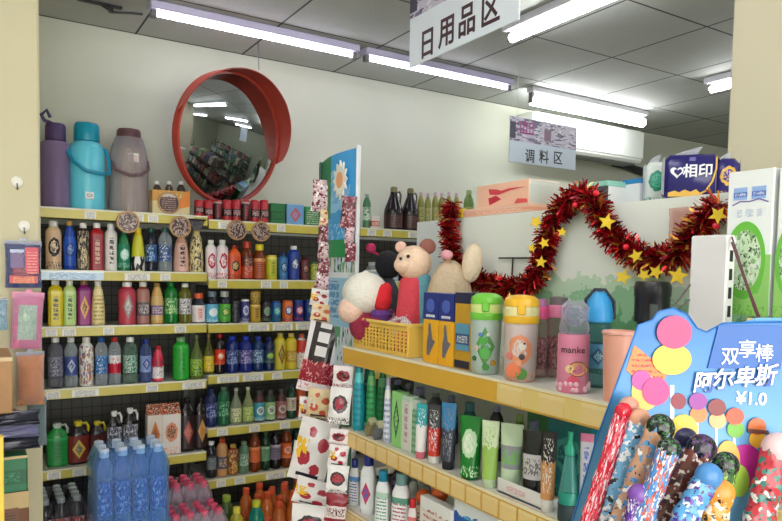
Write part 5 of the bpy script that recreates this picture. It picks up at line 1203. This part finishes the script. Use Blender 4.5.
# white sun-like emblem
pts = []
cu = -.30*Lr; cz = (a.z+c.z)/2-.10
for k in range(24): a_ = k*PI/12; rr = .062 if k % 2 == 0 else .042; pts.append((cu+rr*math.cos(a_)*.9, cz+rr*1.15*math.sin(a_)))
MB().poly(pts, -.0335, -.0275).build('white_emblem', plain((240,238,226),.4), t, 0)
MB().poly([(cu+.026*math.cos(k*PI/8), cz+.03*math.sin(k*PI/8)) for k in range(16)], -.0345, -.0335).build('peach_emblem', plain((240,170,120),.4), t, 0)
for k, (x, z, h__) in enumerate(((-.93,.0,.05),(-.86,.01,.06),(-.79,.0,.055),(-.72,.01,.045))):
    MB().bbox(x*Lr-.011, x*Lr+.011, -.03, -.022, 1.77+z, 1.77+z+h__, .004).build('white_figure', plain((236,240,236),.4), t)
MB().bbox(.0, .009, -.016, .0, 0, c.z+.005, .002).build('post', plain((214,218,222),.35), t)
MB().bbox(-Lr-.012, -Lr, -.012, .008, 0, a.z+.003, .003).build('post', plain((60,90,80),.4), t)
MB().box(-Lr-.03, .03, -.06, .02, 0, .03).build('base', plain((120,120,124),.4), t)
for z in (.35, .62, .9): MB().box(-Lr, 0, -.008, -.002, z, z+.012).build('crossbar', plain((190,194,198),.35), t)
MB().box(-Lr, 0, .0, .004, .05, zb_).build('back_panel', plain((60,110,84),.5), t, 0)
# packets
pals = [((232,222,222),(150,34,50),'blob',(70,30,36)),((236,230,228),(176,44,62),'fruit',(240,190,50)),((140,34,48),(226,210,208),'band',(70,24,32)),((236,232,230),(66,54,58),'blob',(190,60,76)),((232,205,160),(205,90,60),'fruit',(236,226,216)),((232,226,228),(150,26,48),'plum',(40,32,36)),((206,176,180),(110,30,44),'obj',(240,232,232)),((120,50,62),(200,160,165),'obj',(50,24,30))]
def packet(pt, pb_, w, D, pal, look, seed, grp, d=.02, yaw=-.55):
    """top and bottom centre pixels at forward distance D"""
    A = onD(*pt, D); B = onD(*pb_, D-.004); up = A-B; h = up.length
    k = w*D/FPX
    t = thing('snack_packet', look, 'packet', B, yaw, grp)
    lean = math.atan2(up.dot(Vector((math.cos(yaw), math.sin(yaw), 0))), up.z)
    t.rotation_euler = Euler((0, lean, yaw), 'XYZ')
    t.rotation_mode = 'XYZ'
    MB().pouch(k, h*.98, d, .07, .004, seed).build('pouch', lab(*pal, .22, seed % 4), t, 50)
    return t
G1 = 'small snack packets strung below the sign'
Dk = dep(onX(325, 200, XR))-.06
seq = [(324,180,212,24,(228,212,214),6),(327,210,228,15,0,4),(326,226,244,15,0,7),(326,242,260,16,0,6),(325,258,275,15,0,7),(323,273,290,16,0,6),(320,289,306,19,0,1),(322,304,322,22,0,4)]
nm = ['crumpled white and red', 'orange-white', 'dark red', 'wine red and white', 'rosy white', 'white and black', 'white with red spots', 'orange and cream']
for i, (px, y0, y1_, w, _, pi) in enumerate(seq):
    packet((px+1.5, y0), (px-1.5, y1_), w, Dk-.002*i, pals[pi], '%s snack packet, %s down the strip nearest the drinks' % (nm[i], ORD[i+1]), i+1, G1, .016)
G2 = 'larger snack packets on the strip nearest the drinks'
big = [((328,322),(312,392),33,5,'long white and dark packet with red fruit, above the milk-white ones',0),((322,388),(318,418),26,4,'orange-edged packet between two larger ones',1),((322,418),(305,481),38,1,'white packet with red plums and yellow patch',3),((318,479),(310,506),40,1,'white packet with plum print, second lowest of its strip',1),((313,503),(308,548),40,3,'white packet with dark and red print, lowest of its strip',0)]
for i, (pt, pb_, w, pi) in enumerate((((334,330),(322,396),18,7),((308,396),(306,420),16,1),((336,408),(330,470),20,6),((302,440),(296,470),14,3))):
    packet(pt, pb_, w, Dk+.0-.004*i, pals[pi], '%s packet peeping out behind the larger packets' % ('dark red', 'small white spotted', 'rosy grey', 'white-edged')[i], i+50, G2, .012)
for i, (pt, pb_, w, pi, look, sd) in enumerate(big): packet(pt, pb_, w, Dk-.03-.012*i, pals[pi], look, sd+10+i, G2, .03)
G3 = 'snack packets on the sign side strip'
seq = [((350,196),(347,228),15,7),((350,227),(349,243),10,6),((351,243),(350,262),11,7),((344,365),(342,388),20,0),((342,386),(338,424),22,3),((340,428),(338,446),20,0),((340,444),(337,466),20,1),((339,464),(336,494),22,3),((338,492),(334,525),22,2)]
nm = ['dark plum', 'small brown', 'tiny rose and cream', 'red and white', 'white and black tall', 'pale', 'white with plum print', 'black-figured white', 'wine red']
for i, (pt, pb_, w, pi) in enumerate(seq):
    dd = dep(onX(350, 230, XR))-.075 if i < 3 else 1.0*(dep(onX(340, 440, XF))-.05-.006*(i-3))
    packet(pt, pb_, w, dd, pals[pi], '%s packet, %s down the strip beside the gondola end' % (nm[i], ORD[i+1]), i+31, G3, .018)
# ------------------------------------------------------------------ candy display box
DC = 1.0
fh = Vector((math.sin(YAW), math.cos(YAW), 0))
def onF(px, py, D): v = ray(px, py); return EP+v*(D/v.dot(fh))
O_ = onF(690, 521, DC); MI = (Matrix.Translation(O_) @ Matrix.Rotation(-YAW, 4, 'Z')).inverted()
def L2(px, py): q = MI @ onF(px, py, DC); return (q.x, q.z)
t = thing('candy_display', 'bright blue lollipop display box header hanging in front of gondola end', 'display', O_, -YAW)
bl = plain((40,130,200),.3,var=.03)
def pp(pts, y0, y1_, mat, name): return MB().poly([L2(*q) for q in pts], y0, y1_).build(name, mat, t, 0)
hdr = [(638,325),(652,320),(658,312),(673,308),(687,314),(697,328),(706,332),(723,323),(800,322),(826,330),(775,521),(765,560),(560,560),(572,521),(597,437)]
def hdrmat():
    mt = bpy.data.materials.new('printed_header'); q = NT(mt); tc = q.n('ShaderNodeTexCoord'); o = q.sep(tc.outputs['Generated'])
    n, _ = q.noise(tc.outputs['Generated'], 4, 3)
    v = q.m('ADD', o[2], q.m('MULTIPLY', q.m('SUBTRACT', n, .5), .12))
    c = q.mix(q.m('MINIMUM', 1, q.m('MAXIMUM', 0, q.m('MULTIPLY_ADD', v, 1.6, -.45))), lin((120,185,228)), lin((30,118,190)))
    q.bsdf(c, .28); return mt
pp(hdr, 0, .0025, hdrmat(), 'header_card')
edge_c = plain((28,110,190),.3)
b = MB(); ring_ = [L2(*q) for q in hdr[:9]]
MB().tube([(x, -.0006, z) for x, z in [L2(*q) for q in ((826,330),(800,322),(723,323),(706,332),(697,328),(687,314),(673,308),(658,312),(652,320),(638,325),(597,437),(572,521))]], .0013, 6).build('header_edge', edge_c, t)
pp([(690,345),(724,329),(760,318),(830,318),(830,345),(700,352)], .006, .009, plain((80,155,210),.3), 'back_flap')
# printed lollipops
def disc(px, py, rx, ry, col, y_, nm='printed_lollipop', c2=None):
    pts = [(px+rx*math.cos(k*PI/14), py+ry*math.sin(k*PI/14)) for k in range(28)]
    pts = pts[::-1]
    m_ = plain(col, .3, var=.09, sc=30)
    return pp(pts, y_-.001, y_, m_, nm)
def stick(px, y0, y1_, w=2):
    pp([(px-w, y1_), (px+w, y1_), (px+w, y0), (px-w, y0)][::-1], -.0008, .0, plain((236,238,240),.3), 'printed_stick')
pp([(626,370),(634,345),(668,372),(655,395)], -.0012, -.0002, lab((238,130,50),(180,40,30),'text',(238,130,50),.3), 'orange_ribbon')
stick(672, 385, 420)
disc(645, 392, 14, 18, (246,196,90), -.0012); disc(641, 380, 10, 10, (180,60,150), -.0016)
disc(655, 391, 13.5, 14, (226,50,130), -.0028)
disc(673, 332, 17.5, 16.5, (226,56,116), -.004, c2=(240,120,160)); disc(671, 359, 19.5, 15.5, (250,206,60), -.0028, c2=(252,226,120))
for (px, py, c1, c2) in ((697,402,(150,50,150),(238,130,60)),(716,408,(130,40,40),(240,180,120)),(734,417,(225,80,40),(110,180,50)),(756,427,(200,100,40),(245,180,60))):
    stick(px, py+18, py+42, 1.3); disc(px+1, py+12, 8.6, 8.4, c2, -.0014); disc(px, py-1, 9, 8.4, c1, -.0026)
pp([(747,428),(767,430),(768,434),(746,432)][::-1], -.004, -.0026, plain((90,44,30),.4), 'chocolate_layer')
disc(678, 401, 7.5, 8, (140,24,50), -.0016)
disc(683, 430, 14, 16, (248,206,70), -.0016); disc(745, 466, 18, 22, (196,50,150), -.0012, c2=(225,90,180)); disc(727, 460, 12, 20, (246,180,70), -.0024); disc(738, 480, 10, 16, (170,210,80), -.0030)
# lettering
wmat = plain((250,250,252),.3); bm2 = plain((30,90,190),.3)
for ch, px, py, s in (('阿',701.5,383,.0325),('尔',721,380,.0325),('卑',742,378,.0325),('斯',763,376,.0335)):
    x, z = L2(px, py); text(ch, s, bm2, t, FR(x+.001, -.0034, z-.0012, .05), bold=.0007, shear=.2, name='lettering_shadow'); text(ch, s, wmat, t, FR(x, -.0046, z, .05), bold=.0005, shear=.2)
for ch, px, py in (('双',729,357),('享',746,350),('棒',763,354)):
    x, z = L2(px, py); text(ch, .028, wmat, t, FR(x, -.0036, z, .02), bold=.0002)
pp([(718,325),(788,326),(779,369),(707,368)], -.0026, -.0002, plain((12,92,175),.3), 'deep_blue_field')
x, z = L2(751, 399); text('¥1.0', .026, wmat, t, FR(x, -.0012, z, -.02), bold=.0005)
# sky-blue tray under the header
x0, z0_ = L2(566, 560); x1, _ = L2(764, 560)
MB().box(x0, x1, -.12, 0, z0_-.12, z0_-.117).box(x0, x1, -.12, -.118, z0_-.12, z0_-.03).box(x0, x0+.002, -.12, 0, z0_-.12, z0_-.03).box(x1-.002, x1, -.12, 0, z0_-.12, z0_-.03).box(x0, x1, 0, .002, z0_-.12, z0_).build('tray', bl, t, 0)
# wires holding the box on the post
P1 = Vector((1.25, upy0-.002, upz-.003)); P2 = MI.inverted() @ Vector((L2(768, 336)[0], .004, L2(768, 336)[1]))
for k, dy in enumerate((0, .006)):
    w_ = MB().tube([P1+Vector((0,0,-.002-.01*k)), P1.lerp(P2, .5)+Vector((.0,.0,-.006-dy)), P2+Vector((-dy,0,0))], .0016, 6).build('binding_wire', plain((96,34,44),.4), None)
    tag(w_, 'dark red wire from post to candy display, %s strand' % ('upper', 'lower')[k], 'wire')
P3 = Vector((1.238, upy1-.004, onX(691, 285, 1.24).z)); P4 = MI.inverted() @ Vector((L2(668, 322)[0], .004, L2(668, 316)[1]))
for k in range(2):
    w_ = MB().tube([P3+Vector((0,0,-.03*k)), P4+Vector((.01*k,0,-.0))], .0016, 6).build('binding_wire', plain((70,40,44),.4), None)
    tag(w_, 'dark wire behind pink lollipop picture, %s strand' % ('upper', 'lower')[k], 'wire')
# candy sticks standing in the tray
def candy(top, bot, w, D, pal, tipc, look, sd, tip=True, cowlike=None):
    A = onF(*top, D); B = onF(*bot, D+.0); up = A-B; h = up.length; r = w*D/FPX/2*1.12
    t = thing('candy_stick', look, 'candy', B, 0, 'wrapped candy sticks in the display')
    az_ = up.normalized(); ay_ = fh-az_*fh.dot(az_); ay_.normalize(); ax_ = ay_.cross(az_); t.rotation_euler = Matrix((ax_, ay_, az_)).transposed().to_euler()
    b = MB(); n = 18; m_ = 26; rn = random.Random(sd)
    for j in range(m_+1):
        v = j/m_; z = v*h*(.93 if tip else 1); rr = r*(1+.04*math.sin(v*23+sd)+rn.uniform(-.05,.05))
        if not tip and v > .93: rr *= .8
        for i in range(n): th = 2*PI*i/n; b.v.append((rr*math.cos(th)*(1+rn.uniform(-.05,.05)), rr*.62*math.sin(th)*(1+.22*math.sin(v*31+i*2+sd)), z+rn.uniform(-.001,.001)))
    for j in range(m_):
        for i in range(n): l = (i+1) % n; b.f.append((j*n+i, j*n+l, j*n+n+l, j*n+n+i))
    b.f += [tuple(reversed(range(n))), tuple(range(m_*n, m_*n+n))]
    b.build('wrapper', lab(*pal[:2], ('busy' if sd % 2 else 'obj'), pal[3], .16, sd % 5), t, 50)
    if tip: MB().ball((0, 0, h*.93), (r*1.08, r*.72, r*1.05), 18, 10).build('rounded_top', tipc, t, 60)
    return t
blk = lab((24,26,28),(60,110,60),'busy',(50,52,56),.2); bkb = lab((26,24,30),(90,60,110),'busy',(50,46,56),.2)
candy((627,400),(576,560),15,.955,((206,30,56),(236,90,110),'obj',(240,220,225)),plain((196,26,50),.25),'red wrapped candy stick beside the yellow price rail',1)
candy((643,408),(597,560),18,.95,((120,180,220),(236,238,240),'obj',(40,40,50)),plain((220,160,130),.3),'sky blue and white candy stick with cow-like patches',2)
candy((631,396),(600,540),17,.975,((120,160,90),(200,160,130),'obj',(80,110,60)),plain((205,150,130),.3),'green and tan candy stick behind the red one',3)
candy((664,418),(608,560),25,.918,((196,150,120),(90,150,200),'obj',(240,236,232)),blk,'tan and blue candy stick with black-green rounded top',4)
candy((672,440),(628,560),20,.885,((70,130,190),(190,80,60),'obj',(236,232,226)),blk,'blue candy stick leaning before the black-green topped one',5)
candy((706,440),(640,565),26,.93,((110,60,50),(226,214,206),'obj',(60,40,44)),bkb,'dark brown candy stick with tall black rounded top',6)
candy((688,430),(660,560),20,.965,((50,60,120),(70,140,200),'obj',(150,60,150)),plain((44,44,80),.3),'navy and violet candy stick between two dark-topped ones',7)
candy((712,470),(662,560),24,.895,((90,160,210),(90,60,150),'obj',(240,240,240)),plain((70,130,190),.3),'pale blue and violet candy stick in front of the brown one',8)
candy((727,458),(700,560),24,.955,((70,110,60),(150,190,90),'obj',(40,60,40)),blk,'olive green candy stick with dark top',9)
candy((722,488),(704,560),24,.90,((226,150,60),(240,220,200),'obj',(60,40,30)),plain((232,150,60),.3),'orange candy stick with spotted cow-like patches',10)
candy((640,490),(628,560),20,.89,((90,50,140),(150,110,190),'obj',(226,222,236)),plain((120,70,160),.3),'violet candy stick, lowest in front of display',11)
candy((780,440),(748,560),28,.97,((190,60,70),(60,130,120),'obj',(236,232,226)),plain((225,190,190),.3),'red, teal and white striped roll beside the display edge',12)

# ------------------------------------------------------------------ stocked racks across the aisle (they show in the round mirror)
def stock_rack(x0, x1, y0, y1, look, seed, face):
    t = thing('stock_rack', look, 'shelf', (x0, y0, 0)); W, D_ = x1-x0, y1-y0; rn = random.Random(seed)
    dm = plain((70,74,66), .5)
    for z in (.12, .5, .85, 1.2): MB().box(0, W, 0, D_, z-.02, z).build('shelf', dm, t, 0)
    for px_ in (0, W-.03):
        for py_ in (0, D_-.03): MB().box(px_, px_+.03, py_, py_+.03, 0, 1.55).build('upright', dm, t, 0)
    cs = [(30,80,50),(60,50,40),(40,60,56),(110,40,40),(150,140,120),(40,50,90),(90,110,60),(24,60,40)]
    for z in (.12, .5, .85, 1.2):
        v = .04
        while v < max(W, D_)-.25:
            s_ = rn.uniform(.14, .24); h_ = rn.uniform(.16, .27); c_ = rn.choice(cs); m_ = lab(c_, tuple(min(255, q+60) for q in c_), 'busy', rn.choice(((200,200,190),(30,40,34))), .5)
            if D_ > W: b_ = (x0+.04, x1-.04, y0+v, y0+v+s_)
            else: b_ = (x0+v, x0+v+s_, y0+.04, y1-.04)
            boxy('goods_carton', 'goods carton stocked on the dark racks behind the gondola', 'box', *b_, z+.001, z+h_, m_, 'cartons on the racks across the aisle'); v += s_+.03
stock_rack(2.9, 3.3, .2, 2.5, 'dark goods rack standing in the aisle behind the gondola', 4, 1)
stock_rack(4.5, 4.9, .2, 2.5, 'dark goods rack standing second behind the gondola', 5, 0)
stock_rack(6.2, 6.6, -1.0, 2.5, 'dark goods rack standing third behind the gondola', 6, 0)
